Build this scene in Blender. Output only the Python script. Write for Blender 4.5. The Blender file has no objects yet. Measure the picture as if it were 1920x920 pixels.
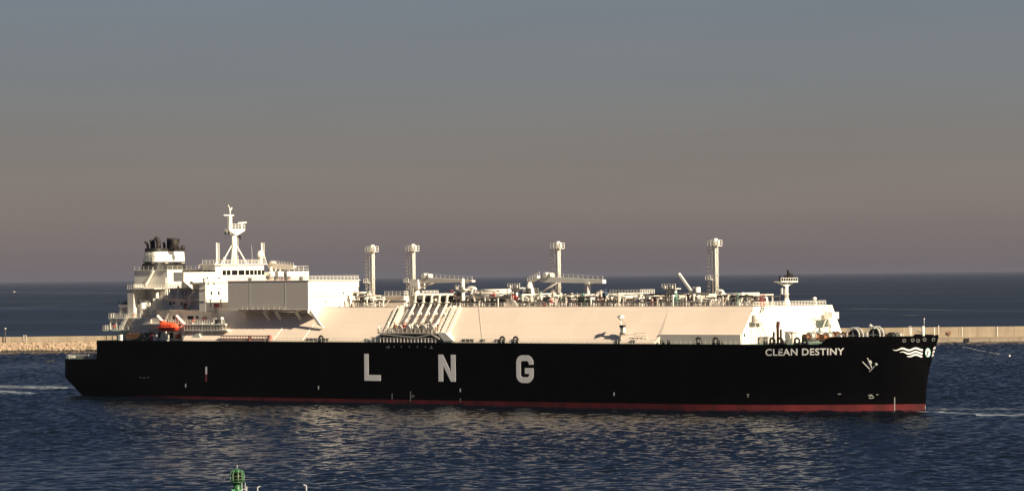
import bpy, bmesh, math, random
from mathutils import Vector, Matrix
from mathutils.geometry import tessellate_polygon
random.seed(7)
R = math.radians
scn = bpy.context.scene
COL = scn.collection

# ------------------------------------------------------------------ camera
FPX = 6535.62; CAMH = 34.31; ROLL = math.atan2(20, 1920)
PITCH = math.atan(57 * math.cos(ROLL) / FPX)
TH = R(41.0); X0, Y0 = -7.94, 958.58
cd = bpy.data.cameras.new('camera'); cam = bpy.data.objects.new('camera', cd); COL.objects.link(cam)
cd.sensor_width = 36.0; cd.lens = 36.0 * FPX / 1920; cd.clip_start = 1.0; cd.clip_end = 400000
cam.matrix_world = (Matrix.Translation((0, 0, CAMH)) @ Matrix.Rotation(math.pi / 2 + PITCH, 4, 'X') @ Matrix.Rotation(ROLL * -1.0, 4, 'Z'))
scn.camera = cam
scn.render.resolution_x = 1024; scn.render.resolution_y = 490

# ------------------------------------------------------------------ light
SUN_AZ = R(47.0); SUN_EL = R(31.0)          # azimuth measured from +X towards -Y
sdir = Vector((math.cos(SUN_AZ) * math.cos(SUN_EL), -math.sin(SUN_AZ) * math.cos(SUN_EL), math.sin(SUN_EL)))
sl = bpy.data.lights.new('sun', 'SUN'); sl.energy = 5.0; sl.angle = R(0.5); sl.color = (1.0, 0.85, 0.62)
so = bpy.data.objects.new('sun', sl); COL.objects.link(so)
so.rotation_euler = sdir.to_track_quat('Z', 'Y').to_euler()
so.location = (200, -200, 300)

world = bpy.data.worlds.new('World'); scn.world = world; world.use_nodes = True
wn = world.node_tree.nodes; wl = world.node_tree.links; wn.clear()
def wnode(t, **k):
    n = wn.new(t)
    for a, b in k.items(): setattr(n, a, b)
    return n
wo = wnode('ShaderNodeOutputWorld'); wb = wnode('ShaderNodeBackground')
sky = wnode('ShaderNodeTexSky', sky_type='NISHITA', sun_disc=False)
sky.sun_elevation = SUN_EL; sky.sun_rotation = math.atan2(sdir.x, sdir.y)
sky.air_density = 1.0; sky.dust_density = 3.0; sky.ozone_density = 1.0
# the real sky texture, its low band greyed and browned by the dusty air near the horizon
tc = wnode('ShaderNodeTexCoord'); sp = wnode('ShaderNodeSeparateXYZ'); wl.new(tc.outputs['Generated'], sp.inputs[0])
ramp = wnode('ShaderNodeValToRGB'); e = ramp.color_ramp.elements
ramp.color_ramp.interpolation = 'LINEAR'
def el(pos, c):
    x = e.new(pos); x.color = (*c, 1)
e[0].position = 0.0; e[0].color = (0.082, 0.074, 0.079, 1)
e[1].position = 1.0; e[1].color = (0.015, 0.033, 0.08, 1)
mp = wnode('ShaderNodeMapRange'); mp.inputs[1].default_value = -0.0; mp.inputs[2].default_value = 0.6
wl.new(sp.outputs['Z'], mp.inputs[0]); wl.new(mp.outputs[0], ramp.inputs[0])
SKYS = 0.55
for pos, c in ((0.010, (0.164, 0.137, 0.139)), (0.033, (0.206, 0.174, 0.158)), (0.063, (0.197, 0.183, 0.169)), (0.091, (0.183, 0.194, 0.199)), (0.147, (0.160, 0.194, 0.232)), (0.20, (0.085, 0.12, 0.18)), (0.30, (0.038, 0.066, 0.125)), (0.6, (0.022, 0.045, 0.10))):
    el(pos, tuple(v * SKYS for v in c))
hs = wnode('ShaderNodeMix', data_type='RGBA', blend_type='MIX')
mf = wnode('ShaderNodeMapRange', interpolation_type='SMOOTHSTEP'); mf.inputs[1].default_value = 0.3; mf.inputs[2].default_value = 0.7; mf.inputs[3].default_value = 1.0; mf.inputs[4].default_value = 0.15
wl.new(sp.outputs['Z'], mf.inputs[0]); wl.new(mf.outputs[0], hs.inputs[0])
sc = wnode('ShaderNodeVectorMath', operation='SCALE'); sc.inputs['Scale'].default_value = 0.02
wl.new(sky.outputs[0], sc.inputs[0]); wl.new(sc.outputs[0], hs.inputs[6]); wl.new(ramp.outputs[0], hs.inputs[7])
sn = wnode('ShaderNodeTexNoise'); sn.inputs['Scale'].default_value = 1.0; sn.inputs['Detail'].default_value = 3
smp = wnode('ShaderNodeMapping'); smp.inputs['Scale'].default_value = (7, 7, 60); wl.new(tc.outputs['Generated'], smp.inputs[0]); wl.new(smp.outputs[0], sn.inputs['Vector'])
smr = wnode('ShaderNodeMapRange'); smr.inputs[3].default_value = .93; smr.inputs[4].default_value = 1.07; wl.new(sn.outputs[0], smr.inputs[0])
smu = wnode('ShaderNodeVectorMath', operation='SCALE'); wl.new(hs.outputs[2], smu.inputs[0]); wl.new(smr.outputs[0], smu.inputs['Scale'])
div = wnode('ShaderNodeVectorMath', operation='SCALE'); div.inputs['Scale'].default_value = 10.0
wl.new(smu.outputs[0], div.inputs[0]); wl.new(div.outputs[0], wb.inputs[0]); wb.inputs[1].default_value = 0.1
wl.new(wb.outputs[0], wo.inputs[0])

scn.view_settings.view_transform = 'Standard'; scn.view_settings.look = 'None'
scn.view_settings.exposure = 1.02; scn.view_settings.gamma = 1.0; scn.view_settings.use_curve_mapping = False

# ------------------------------------------------------------------ photo measurement: pixel + known distance -> place
_c, _s = math.cos(ROLL), math.sin(ROLL)
CAMP = Vector((0, 0, CAMH)); SHIP = Vector((X0, Y0, 0))
HD = Vector((math.cos(TH), -math.sin(TH), 0)); ND = Vector((-math.sin(TH), -math.cos(TH), 0))
def ray(x, y):
    dx, dy = x - 960, y - 460
    rx = _c * dx - _s * dy; ry = _s * dx + _c * dy
    d = Vector((rx, FPX, -ry)); return Matrix.Rotation(PITCH, 3, 'X') @ d
def loc(P): return ((P - SHIP).dot(HD), (P - SHIP).dot(ND), P.z)
def A(x, y, v):                      # known distance off the centreline -> (u, z)
    d = ray(x, y); t = ((SHIP - CAMP).dot(ND) + v) / d.dot(ND); q = loc(CAMP + d * t); return q[0], q[2]
def U(x, y, u):                      # known station -> (v, z)
    d = ray(x, y); t = ((SHIP - CAMP).dot(HD) + u) / d.dot(HD); q = loc(CAMP + d * t); return q[1], q[2]
def Wd(x, y, dist):                  # known distance from the camera -> world point
    d = ray(x, y); return CAMP + d * (dist / d.y)
def Wg(x, y, z=0.0):
    d = ray(x, y); return CAMP + d * ((z - CAMH) / d.z)

# ------------------------------------------------------------------ materials
def M(name, col, rough=0.5, var=0.06, vs=0.6, streak=0.0, bump=0.0, bs=2.0, metal=0.0, spec=0.5, dirt=None):
    m = bpy.data.materials.new(name); m.use_nodes = True; nt = m.node_tree; n = nt.nodes; l = nt.links
    b = n['Principled BSDF']; b.inputs['Roughness'].default_value = rough; b.inputs['Metallic'].default_value = metal
    b.inputs['Specular IOR Level'].default_value = spec
    t = n.new('ShaderNodeTexCoord')
    mpn = n.new('ShaderNodeMapping'); mpn.inputs['Scale'].default_value = (1, 1, 1 if not streak else 0.15)
    l.new(t.outputs['Object'], mpn.inputs[0])
    no = n.new('ShaderNodeTexNoise'); no.inputs['Scale'].default_value = vs; no.inputs['Detail'].default_value = 5
    l.new(mpn.outputs[0], no.inputs['Vector'])
    cr = n.new('ShaderNodeValToRGB'); cr.color_ramp.elements[0].position = 0.3; cr.color_ramp.elements[1].position = 0.7
    d = dirt or tuple(c * (1 - var * 3) for c in col)
    k = max(var, streak)
    cr.color_ramp.elements[0].color = (*[c * (1 - k) + x * k for c, x in zip(col, d)], 1)
    cr.color_ramp.elements[1].color = (*[min(1, c * (1 + var * 0.4)) for c in col], 1)
    l.new(no.outputs[0], cr.inputs[0]); l.new(cr.outputs[0], b.inputs['Base Color'])
    if bump:
        n2 = n.new('ShaderNodeTexNoise'); n2.inputs['Scale'].default_value = bs; l.new(t.outputs['Object'], n2.inputs['Vector'])
        bp = n.new('ShaderNodeBump'); bp.inputs['Strength'].default_value = bump; bp.inputs['Distance'].default_value = 0.1
        l.new(n2.outputs[0], bp.inputs['Height']); l.new(bp.outputs[0], b.inputs['Normal'])
    return m
def plates(m, w, h, dark=.88, size=.012):
    nt = m.node_tree; n = nt.nodes; l = nt.links; b = n['Principled BSDF']; src = b.inputs['Base Color'].links[0].from_socket
    tcn = n.new('ShaderNodeTexCoord'); sep = n.new('ShaderNodeSeparateXYZ'); cmb = n.new('ShaderNodeCombineXYZ'); l.new(tcn.outputs['Object'], sep.inputs[0])
    l.new(sep.outputs[0], cmb.inputs[0]); l.new(sep.outputs[2], cmb.inputs[1])
    br = n.new('ShaderNodeTexBrick'); br.inputs['Scale'].default_value = 1.0; br.inputs['Brick Width'].default_value = w; br.inputs['Row Height'].default_value = h; br.inputs['Mortar Size'].default_value = size * 4; br.inputs['Mortar Smooth'].default_value = .5
    br.inputs['Color1'].default_value = (1, 1, 1, 1); br.inputs['Color2'].default_value = (.955, .95, .94, 1); br.inputs['Mortar'].default_value = (dark, dark * .98, dark * .95, 1)
    l.new(cmb.outputs[0], br.inputs['Vector']); mx = n.new('ShaderNodeMix'); mx.data_type = 'RGBA'; mx.blend_type = 'MULTIPLY'; mx.inputs[0].default_value = 1
    l.new(src, mx.inputs[6]); l.new(br.outputs[0], mx.inputs[7]); l.new(mx.outputs[2], b.inputs['Base Color'])
WHITE = M('white_paint', (0.80, 0.78, 0.72), 0.45, 0.05, 0.35, streak=0.25, dirt=(0.5, 0.42, 0.33))
CREAM = M('trunk_paint', (0.86, 0.73, 0.62), 0.5, 0.04, 0.08, streak=0.22, bump=0.06, bs=0.35, dirt=(0.55, 0.46, 0.38))
plates(CREAM, 14.0, 3.1, .86); plates(WHITE, 7.0, 2.9, .90)
GREYP = M('shaded_grey_paint', (0.70, 0.64, 0.57), 0.55, 0.06, 0.3, streak=0.15)  # grey house paint; booms and manifold room side wear it as painted shade
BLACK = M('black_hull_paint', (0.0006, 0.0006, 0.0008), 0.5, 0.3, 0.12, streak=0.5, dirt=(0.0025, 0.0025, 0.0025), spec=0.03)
BLK = M('black_paint', (0.015, 0.014, 0.014), 0.5, 0.1)
SOOT = M('sooty_steel', (0.016, 0.011, 0.010), 0.7, 0.2, 1.5)
RED = M('boot_red', (0.12, 0.016, 0.019), 0.65, 0.12, 0.25, streak=0.8, dirt=(0.03, 0.010, 0.011), spec=0.15)
REDEQ = M('red_equipment', (0.28, 0.04, 0.04), 0.6)
ORANGE = M('lifeboat_orange', (0.85, 0.10, 0.035), 0.4, 0.05)
RUST = M('rusty_steel', (0.20, 0.09, 0.045), 0.8, 0.25, 1.2)
LETTER = M('letter_white', (0.86, 0.85, 0.84), 0.5, 0.05, 0.5, streak=0.15)
GREEN = M('deck_green', (0.06, 0.13, 0.10), 0.7, 0.15)
GRNEQ = M('green_equipment', (0.10, 0.20, 0.16), 0.6)
BLUEQ = M('blue_equipment', (0.07, 0.10, 0.16), 0.6)
STEEL = M('dark_steel', (0.045, 0.043, 0.045), 0.6, 0.15, 1.0)
PIPE = M('pipe_steel', (0.62, 0.56, 0.50), 0.4, 0.1, 0.6)
GLASS = M('dark_glass', (0.008, 0.009, 0.012), 0.08, 0.1)
TEAL = M('emblem_teal', (0.25, 0.55, 0.50), 0.5)
NAVGREEN = M('beacon_green', (0.012, 0.075, 0.028), 0.45, 0.1, 2.0, dirt=(0.02, 0.08, 0.03))
LAMPM = M('pale_metal', (0.45, 0.45, 0.44), 0.4)
CONC = M('concrete', (0.31, 0.25, 0.18), 0.85, 0.12, 0.25, streak=0.75, bump=0.25, bs=0.8, dirt=(0.19, 0.15, 0.11))
CONC2 = M('wet_concrete', (0.26, 0.21, 0.16), 0.85, 0.2, 0.35, streak=0.5, bump=0.3, bs=0.8, dirt=(0.07, 0.06, 0.05))
plates(CONC, 9.0, 5.2, .75, .02)
ROCK = M('rock', (0.32, 0.235, 0.165), 0.9, 0.25, 0.35, bump=0.5, bs=1.0)
DKROCK = M('weedy_rock', (0.035, 0.03, 0.022), 0.9, 0.25, 0.35)

# ------------------------------------------------------------------ mesh builder. ship coordinates: u forward, v to starboard, z up
class MB:
    def __init__(s, raw=False): s.v = []; s.f = []; s.raw = raw; s.sm = []
    def P(s, p): return (p[0], p[1], p[2]) if s.raw else (p[0], -p[1], p[2])
    def add(s, vs, fs, smooth=False):
        o = len(s.v); s.v += [s.P(p) for p in vs]
        for f in fs: s.f.append([i + o for i in f]); s.sm.append(smooth)
    def box(s, u0, u1, v0, v1, z0, z1):
        vs = [(u, v, z) for z in (z0, z1) for u, v in ((u0, v0), (u1, v0), (u1, v1), (u0, v1))]
        s.add(vs, [(0, 1, 2, 3), (4, 5, 6, 7), (0, 1, 5, 4), (1, 2, 6, 5), (2, 3, 7, 6), (3, 0, 4, 7)])
        return s
    def prism(s, poly, ax, a0, a1):      # ax 'v': poly of (u,z); 'u': (v,z); 'z': (u,v)
        def mk(p, a): return {'v': (p[0], a, p[1]), 'u': (a, p[0], p[1]), 'z': (p[0], p[1], a)}[ax]
        n = len(poly); vs = [mk(p, a0) for p in poly] + [mk(p, a1) for p in poly]
        tr = tessellate_polygon([[Vector((p[0], p[1], 0)) for p in poly]])
        fs = [tuple(t) for t in tr] + [tuple(i + n for i in t) for t in tr] + [(i, (i + 1) % n, (i + 1) % n + n, i + n) for i in range(n)]
        s.add(vs, fs); return s
    def cyl(s, p, q, r0, r1=None, n=10, cap=True, smooth=True):
        r1 = r0 if r1 is None else r1
        p = Vector(p); q = Vector(q); d = (q - p).normalized()
        a = d.orthogonal().normalized(); b = d.cross(a)
        vs = []
        for c, r in ((p, r0), (q, r1)):
            for i in range(n):
                t = 2 * math.pi * i / n; vs.append(tuple(c + a * (r * math.cos(t)) + b * (r * math.sin(t))))
        s.add(vs, [(i, (i + 1) % n, (i + 1) % n + n, i + n) for i in range(n)], smooth)
        if cap:
            o = len(s.v) - 2 * n; s.f.append([o + i for i in range(n)]); s.f.append([o + n + i for i in range(n)]); s.sm += [False, False]
        return s
    def tube(s, pts, r, n=8):
        for a, b in zip(pts, pts[1:]): s.cyl(a, b, r, n=n)
        for a in pts[1:-1]: s.ball(a, r * 1.03, 6, n)
        return s
    def pipe(s, pts, r, bend=None, n=10):      # bends rounded
        pts = [Vector(p) for p in pts]; bend = bend or r * 2.2; out = [pts[0]]
        for i in range(1, len(pts) - 1):
            a, b, c = pts[i - 1], pts[i], pts[i + 1]
            k = min(bend, (a - b).length * .49, (c - b).length * .49)
            p0 = b + (a - b).normalized() * k; p2 = b + (c - b).normalized() * k
            for t in (0, .25, .5, .75, 1): out.append(p0 * (1 - t) ** 2 + b * 2 * t * (1 - t) + p2 * t * t)
        out.append(pts[-1]); return s.tube(out, r, n)
    def ball(s, c, r, m=8, n=12, sz=1.0, su=1.0):
        vs = []; fs = []
        for j in range(m + 1):
            ph = math.pi * j / m
            for i in range(n):
                t = 2 * math.pi * i / n
                vs.append((c[0] + r * su * math.sin(ph) * math.cos(t), c[1] + r * math.sin(ph) * math.sin(t), c[2] + r * sz * math.cos(ph)))
        for j in range(m):
            for i in range(n): fs.append((j * n + i, j * n + (i + 1) % n, (j + 1) * n + (i + 1) % n, (j + 1) * n + i))
        s.add(vs, fs, True); return s
    def bar(s, p, q, w, h=None):
        h = h or w; p = Vector(p); q = Vector(q); d = (q - p).normalized()
        up = Vector((0, 0, 1)) if abs(d.z) < 0.95 else Vector((1, 0, 0))
        a = d.cross(up).normalized() * (w / 2); b = a.cross(d).normalized() * (h / 2)
        vs = [tuple(c + x + y) for c in (p, q) for x, y in ((a, b), (-a, b), (-a, -b), (a, -b))]
        s.add(vs, [(0, 1, 2, 3), (4, 5, 6, 7), (0, 1, 5, 4), (1, 2, 6, 5), (2, 3, 7, 6), (3, 0, 4, 7)]); return s
    def rail(s, pts, h=1.1, step=1.3, t=0.07, n=2):
        for a, b in zip(pts, pts[1:]):
            a = Vector(a); b = Vector(b); L = (b - a).length; k = max(1, round(L / step))
            for i in range(k + 1):
                c = a.lerp(b, i / k); s.bar(c, c + Vector((0, 0, h)), t)
            for j in range(1, n + 1):
                o = Vector((0, 0, h * j / n)); s.bar(a + o, b + o, t * .9)
        return s
    def ladder(s, p, q, w=0.5, step=0.5, t=0.06, ax=(1, 0, 0), cage=0.0):
        p = Vector(p); q = Vector(q); a = Vector(ax) * (w / 2); L = (q - p).length; k = int(L / step)
        s.bar(p - a, q - a, t); s.bar(p + a, q + a, t)
        for i in range(1, k):
            c = p.lerp(q, i / k); s.bar(c - a, c + a, t * .8)
        return s
    def build(s, name, mat, parent=None, bev=0.0):
        me = bpy.data.meshes.new(name); me.from_pydata(s.v, [], s.f)
        if any(s.sm): me.polygons.foreach_set('use_smooth', s.sm)
        bm = bmesh.new(); bm.from_mesh(me); bmesh.ops.recalc_face_normals(bm, faces=bm.faces); bm.to_mesh(me); bm.free()
        me.materials.append(mat); o = bpy.data.objects.new(name, me); COL.objects.link(o)
        if parent: o.parent = parent
        if bev:
            b = o.modifiers.new('b', 'BEVEL'); b.width = bev; b.segments = 2; b.limit_method = 'ANGLE'
        return o
def empty(name, locv=(0, 0, 0), rz=0.0, parent=None):
    o = bpy.data.objects.new(name, None); COL.objects.link(o); o.location = locv; o.rotation_euler = (0, 0, rz)
    if parent: o.parent = parent
    return o
def tag(o, label=None, cat=None, group=None, kind=None):
    for k, v in (('label', label), ('category', cat), ('group', group), ('kind', kind)):
        if v: o[k] = v
    return o
def dup(o, off=(0, 0, 0), parent=None):
    c = o.copy(); COL.objects.link(c); c.parent = parent or o.parent
    c.location = Vector(o.location) + Vector(off)
    for ch in [x for x in bpy.data.objects if x.parent == o]:
        d = ch.copy(); COL.objects.link(d); d.parent = c
    return c

# ------------------------------------------------------------------ sea
WAVE = 0.92
def sea():
    import numpy as np
    S = 180000.0; rs = np.random.RandomState(5)
    X1, YA, YB = 290.0, 430.0, 1720.0
    xs_ = np.arange(-X1, X1 + .01, .55); ys_ = [YA]
    while ys_[-1] < YB: ys_.append(ys_[-1] + .72 + .8 * max(0, (ys_[-1] - 900) / 820))
    ys_ = np.array(ys_); nx, ny = len(xs_), len(ys_); gx, gy = np.meshgrid(xs_, ys_)
    hz_ = np.zeros_like(gx); N_ = 46
    for k in range(N_):
        lam = 1.6 * (7.0 / 1.6) ** rs.rand() if k > 5 else rs.uniform(7, 18)
        di = rs.normal(R(100), .62); kk = 2 * math.pi / lam
        slope_ = WAVE * (0.060 if lam < 7 else 0.018) * rs.uniform(.6, 1.2)
        hz_ += slope_ / kk * np.sin(kk * (math.cos(di) * gx + math.sin(di) * gy) + rs.rand() * 6.28)
    # patches of livelier and calmer water
    gm = .8 + .22 * np.sin(gx / 47 + gy / 130 + 1) * np.sin(gy / 83 - gx / 190) + .15 * np.sin(gx / 21 - gy / 60)
    edge = np.clip((X1 - np.abs(gx)) / 12, 0, 1) * np.clip((gy - YA) / 12, 0, 1) * np.clip((YB - gy) / 20, 0, 1)
    hz_ = hz_ * gm * edge
    nv = nx * ny; co = np.zeros((nv + 4, 3), dtype=np.float32); co[:nv, 0] = gx.ravel(); co[:nv, 1] = gy.ravel(); co[:nv, 2] = hz_.ravel()
    co[nv:] = [(-S, -2000, 0), (S, -2000, 0), (S, S, 0), (-S, S, 0)]
    ii = np.arange(nx - 1)[None, :] + nx * np.arange(ny - 1)[:, None]; ii = ii.ravel()
    q = np.stack([ii, ii + 1, ii + 1 + nx, ii + nx], 1)
    c0_, c1_, c2_, c3_ = 0, nx - 1, nv - 1, nv - nx
    q = np.vstack([q, [[nv, nv + 1, c1_, c0_], [nv + 1, nv + 2, c2_, c1_], [nv + 2, nv + 3, c3_, c2_], [nv + 3, nv, c0_, c3_]]]).astype(np.int32)
    me = bpy.data.meshes.new('sea'); me.vertices.add(nv + 4); me.vertices.foreach_set('co', co.ravel())
    me.loops.add(q.size); me.loops.foreach_set('vertex_index', q.ravel()); me.polygons.add(len(q))
    me.polygons.foreach_set('loop_start', np.arange(0, q.size, 4, dtype=np.int32)); me.polygons.foreach_set('loop_total', np.full(len(q), 4, dtype=np.int32))
    me.polygons.foreach_set('use_smooth', np.ones(len(q), dtype=bool)); me.update(); me.validate()
    mat = bpy.data.materials.new('sea_water'); mat.use_nodes = True; nt = mat.node_tree; n = nt.nodes; l = nt.links
    b = n['Principled BSDF']; b.inputs['IOR'].default_value = 1.33
    def node(t, **k):
        x = n.new(t)
        for a, v in k.items(): setattr(x, a, v)
        return x
    def math_(op, a, c=None, clamp=False):
        x = node('ShaderNodeMath', operation=op, use_clamp=clamp)
        for i, q in enumerate((a, c)):
            if q is None: continue
            if isinstance(q, (int, float)): x.inputs[i].default_value = q
            else: l.new(q, x.inputs[i])
        return x.outputs[0]
    t = node('ShaderNodeTexCoord')
    def noise(scale, sx=1.0, sy=1.0, det=3, rot=0.0, rough=.5):
        mpn = node('ShaderNodeMapping'); mpn.inputs['Scale'].default_value = (sx, sy, 1); mpn.inputs['Rotation'].default_value = (0, 0, rot)
        l.new(t.outputs['Object'], mpn.inputs[0])
        x = node('ShaderNodeTexNoise'); x.inputs['Scale'].default_value = scale; x.inputs['Detail'].default_value = det
        x.inputs['Roughness'].default_value = rough
        l.new(mpn.outputs[0], x.inputs['Vector']); return x.outputs[0]
    w1 = noise(1.1, 1.0, 0.45, 3, 0.06, .6); w2 = noise(0.3, 1.0, 0.35, 2, -0.08)
    slick = noise(0.010, 0.12, 1.0, 3, 0.06)               # long wind streaks, calmer and rougher water
    cat = noise(0.02, 0.35, 1.0, 3, -0.1)
    hgt = math_('ADD', math_('MULTIPLY', w1, 0.25), math_('MULTIPLY', w2, 0.4))
    # open sea beyond the breakwater: rougher, with long pale and dark streaks of wind and current
    sx_ = node('ShaderNodeSeparateXYZ'); l.new(t.outputs['Object'], sx_.inputs[0])
    far = node('ShaderNodeMapRange'); far.inputs[1].default_value = 1660; far.inputs[2].default_value = 1760; l.new(sx_.outputs[1], far.inputs[0])
    fs1 = noise(0.0016, 0.16, 1.0, 4, 0.05, .6)
    fs2 = node('ShaderNodeMapRange'); fs2.inputs[1].default_value = .36; fs2.inputs[2].default_value = .64; fs2.inputs[3].default_value = .52; fs2.inputs[4].default_value = .34
    l.new(fs1, fs2.inputs[0])
    rg = node('ShaderNodeMix', data_type='FLOAT'); l.new(far.outputs[0], rg.inputs[0]); rg.inputs[2].default_value = .16; l.new(fs2.outputs[0], rg.inputs[3])
    l.new(rg.outputs[0], b.inputs['Roughness'])
    hgt = math_('MULTIPLY', hgt, math_('SUBTRACT', 1.0, math_('MULTIPLY', far.outputs[0], .8)))
    bp = node('ShaderNodeBump'); bp.inputs['Distance'].default_value = 1.0
    st = node('ShaderNodeMapRange'); st.inputs[1].default_value = .38; st.inputs[2].default_value = .66; st.inputs[3].default_value = .60; st.inputs[4].default_value = 1.0
    l.new(slick, st.inputs[0])
    st2 = node('ShaderNodeMapRange'); st2.inputs[1].default_value = .35; st2.inputs[2].default_value = .65; st2.inputs[3].default_value = .8; st2.inputs[4].default_value = 1.0
    l.new(cat, st2.inputs[0])
    l.new(math_('MULTIPLY', st.outputs[0], st2.outputs[0]), bp.inputs['Strength'])
    l.new(hgt, bp.inputs['Height']); l.new(bp.outputs[0], b.inputs['Normal'])
    # foam bands (world space); far ones put calm-water sheen in as pale colour
    def band(p0, p1, w, fade0=0.0, seed=0.0, gain=1.0):
        p0 = Vector(p0); p1 = Vector(p1); d = (p1 - p0).normalized(); L = (p1 - p0).length
        geo = t.outputs['Object']
        sub = node('ShaderNodeVectorMath', operation='SUBTRACT'); l.new(geo, sub.inputs[0]); sub.inputs[1].default_value = (p0.x, p0.y, 0)
        dt = node('ShaderNodeVectorMath', operation='DOT_PRODUCT'); l.new(sub.outputs[0], dt.inputs[0]); dt.inputs[1].default_value = (d.x, d.y, 0)
        dn = node('ShaderNodeVectorMath', operation='DOT_PRODUCT'); l.new(sub.outputs[0], dn.inputs[0]); dn.inputs[1].default_value = (-d.y, d.x, 0)
        al = dt.outputs['Value']; ac = dn.outputs['Value']
        inside = math_('MULTIPLY', math_('GREATER_THAN', al, 0.0), math_('LESS_THAN', al, L))
        wob = math_('MULTIPLY', math_('SUBTRACT', noise(0.03, det=2), 0.5), w * 1.6)
        a2 = math_('ABSOLUTE', math_('ADD', ac, wob))
        cross = math_('SUBTRACT', 1.0, math_('DIVIDE', a2, w), True)
        fd = math_('SUBTRACT', 1.0, math_('MULTIPLY', math_('DIVIDE', al, L), fade0), True)
        return math_('MULTIPLY', math_('MULTIPLY', cross, inside), math_('MULTIPLY', fd, gain))
    bands = []
    def g(x, y): return Wg(x, y)
    bands.append(band(g(152, 737), g(-150, 731), 12, 0.4, gain=.95))
    bands.append(band(g(140, 727), g(-150, 721), 14, 0.4, gain=.7))
    bands.append(band(g(1734, 771), g(1860, 777), 4, 0.5, gain=.7))
    bands.append(band(g(1830, 777.5), g(2050, 775), 9, 0.2, gain=.75))
    bands.append(band(g(1738, 767), g(2050, 766), 8, 0.5, gain=.35))
    for (xa, ya), (xb, yb), w_, g_ in (((-60, 578), (110, 576), 30, .45), ((-40, 548), (260, 549), 60, .35), ((1480, 551), (2000, 547.5), 36, .22), ((1590, 578), (1780, 581), 14, .24), ((1740, 581), (2000, 583), 12, .2),
                                        ((60, 572), (190, 569), 20, .25), ((1700, 590), (1726, 590.5), 8, .4)):
        bands.append(band(g(xa, ya), g(xb, yb), w_, 0.2, gain=g_))  # sheen of distant calm streaks, painted as pale water
    acc = bands[0]
    for x in bands[1:]: acc = math_('MAXIMUM', acc, x)
    fn = noise(0.7, .35, 1.0, 4, 0.02)
    fr = node('ShaderNodeMapRange'); fr.inputs[1].default_value = .35; fr.inputs[2].default_value = .6; l.new(fn, fr.inputs[0])
    foam_sheen = math_('MULTIPLY', math_('MULTIPLY', acc, fr.outputs[0]), 0.95, True)
    mix = node('ShaderNodeMix', data_type='RGBA'); mix.inputs[6].default_value = (0.0025, 0.0055, 0.012, 1); mix.inputs[7].default_value = (0.55, 0.60, 0.66, 1)
    fm = node('ShaderNodeMix', data_type='RGBA'); l.new(far.outputs[0], fm.inputs[0]); fm.inputs[6].default_value = (0.0022, 0.0042, 0.0082, 1); fm.inputs[7].default_value = (0.007, 0.0125, 0.023, 1); l.new(fm.outputs[2], mix.inputs[6])
    l.new(foam_sheen, mix.inputs[0]); l.new(mix.outputs[2], b.inputs['Base Color'])
    me.materials.append(mat); o = bpy.data.objects.new('sea', me); COL.objects.link(o); return tag(o, kind='structure')
sea()

# ------------------------------------------------------------------ haze: one closed box of even, thin air
HAZE = True
if HAZE:
    hz = MB(raw=True).box(-200000, 200000, -2500, 200000, -1.0, 75).build('haze', bpy.data.materials.new('haze_air')); tag(hz, kind='stuff')
    hz['label'] = 'thin grey haze over the sea fading the horizon'
    hm = hz.data.materials[0]; hm.use_nodes = True; hn = hm.node_tree.nodes; hn.clear()
    ho = hn.new('ShaderNodeOutputMaterial'); hv = hn.new('ShaderNodeVolumePrincipled'); hv.inputs['Color'].default_value = (.20, .215, .30, 1); hv.inputs['Density'].default_value = 0.00002; hv.inputs['Anisotropy'].default_value = 0.0
    hm.node_tree.links.new(hv.outputs[0], ho.inputs['Volume'])

# ------------------------------------------------------------------ the ship
ship = empty('gas_carrier', (X0, Y0, 0), -TH)
tag(ship, 'long black hulled gas carrier with white superstructure aft steaming past the breakwater', 'ship')
ZD = 16.6; HBm = 23.2; BWZ = 18.5
def lerp(a, b, t): return a + (b - a) * t
def sst(t): t = max(0, min(1, t)); return t * t * (3 - 2 * t)
def ub(z): return 145.6 + 3.1 * max(0, z / BWZ) ** 1.7
def us(z): return -149.5 if z >= 5.5 else -149.5 + (5.5 - z) * .75
def hb(u, z):
    k = sst(z / BWZ); L = lerp(62, 41, k); p = lerp(2.1, 2.1, k); q = lerp(0.95, 0.70, k)
    t = (u - (ub(z) - L)) / L
    if t > 0: return HBm * max(0.0, 1 - min(1, t) ** p) ** q
    ks = max(0, min(1, (z + 1) / 6.5)); vt = lerp(16.4, 20, ks); Ls = lerp(50, 26, ks)
    s = (u - us(z)) / Ls
    if s < 1: return vt + (HBm - vt) * (1 - (1 - max(0, s)) ** 2)
    return HBm
def zboot(u): return 0.72 + max(-1.0, (u + 100) / 245 * .9) if u > -112 else max(-.3, 0.676 + (u + 112) * .05)
NU = 160
def station(i, z):
    t = i / NU; a, b_ = us(z), ub(z)
    if t < .2: return a + (t / .2) * 50
    if t < .55: return a + 50 + (t - .2) / .35 * (90 - (a + 50))
    s = (t - .55) / .45; s = 1 - (1 - s) ** 1.8
    return 90 + s * (b_ - 90)
def shell(zf0, zf1, nz, i0=0, i1=NU, closed_stern=True):
    m = MB()
    vs = []; cols = i1 - i0 + 1
    for side in (1, -1):
        for j in range(nz + 1):
            for i in range(i0, i1 + 1):
                u = station(i, 0); 
                z = zf0(u) + (zf1(u) - zf0(u)) * j / nz
                u2 = station(i, z); vs.append((u2, side * hb(u2, z), z))
    fs = []
    N = cols * (nz + 1)
    for side in (0, 1):
        for j in range(nz):
            for i in range(cols - 1):
                a = side * N + j * cols + i; fs.append((a, a + 1, a + 1 + cols, a + cols))
    for j in range(nz):                                   # stern closure
        a = j * cols; fs.append((a, a + cols, N + a + cols, N + a))
    m.add(vs, fs, True); return m
boot = shell(lambda u: -2.5, zboot, 4).build('boot_top', RED, ship)
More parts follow.
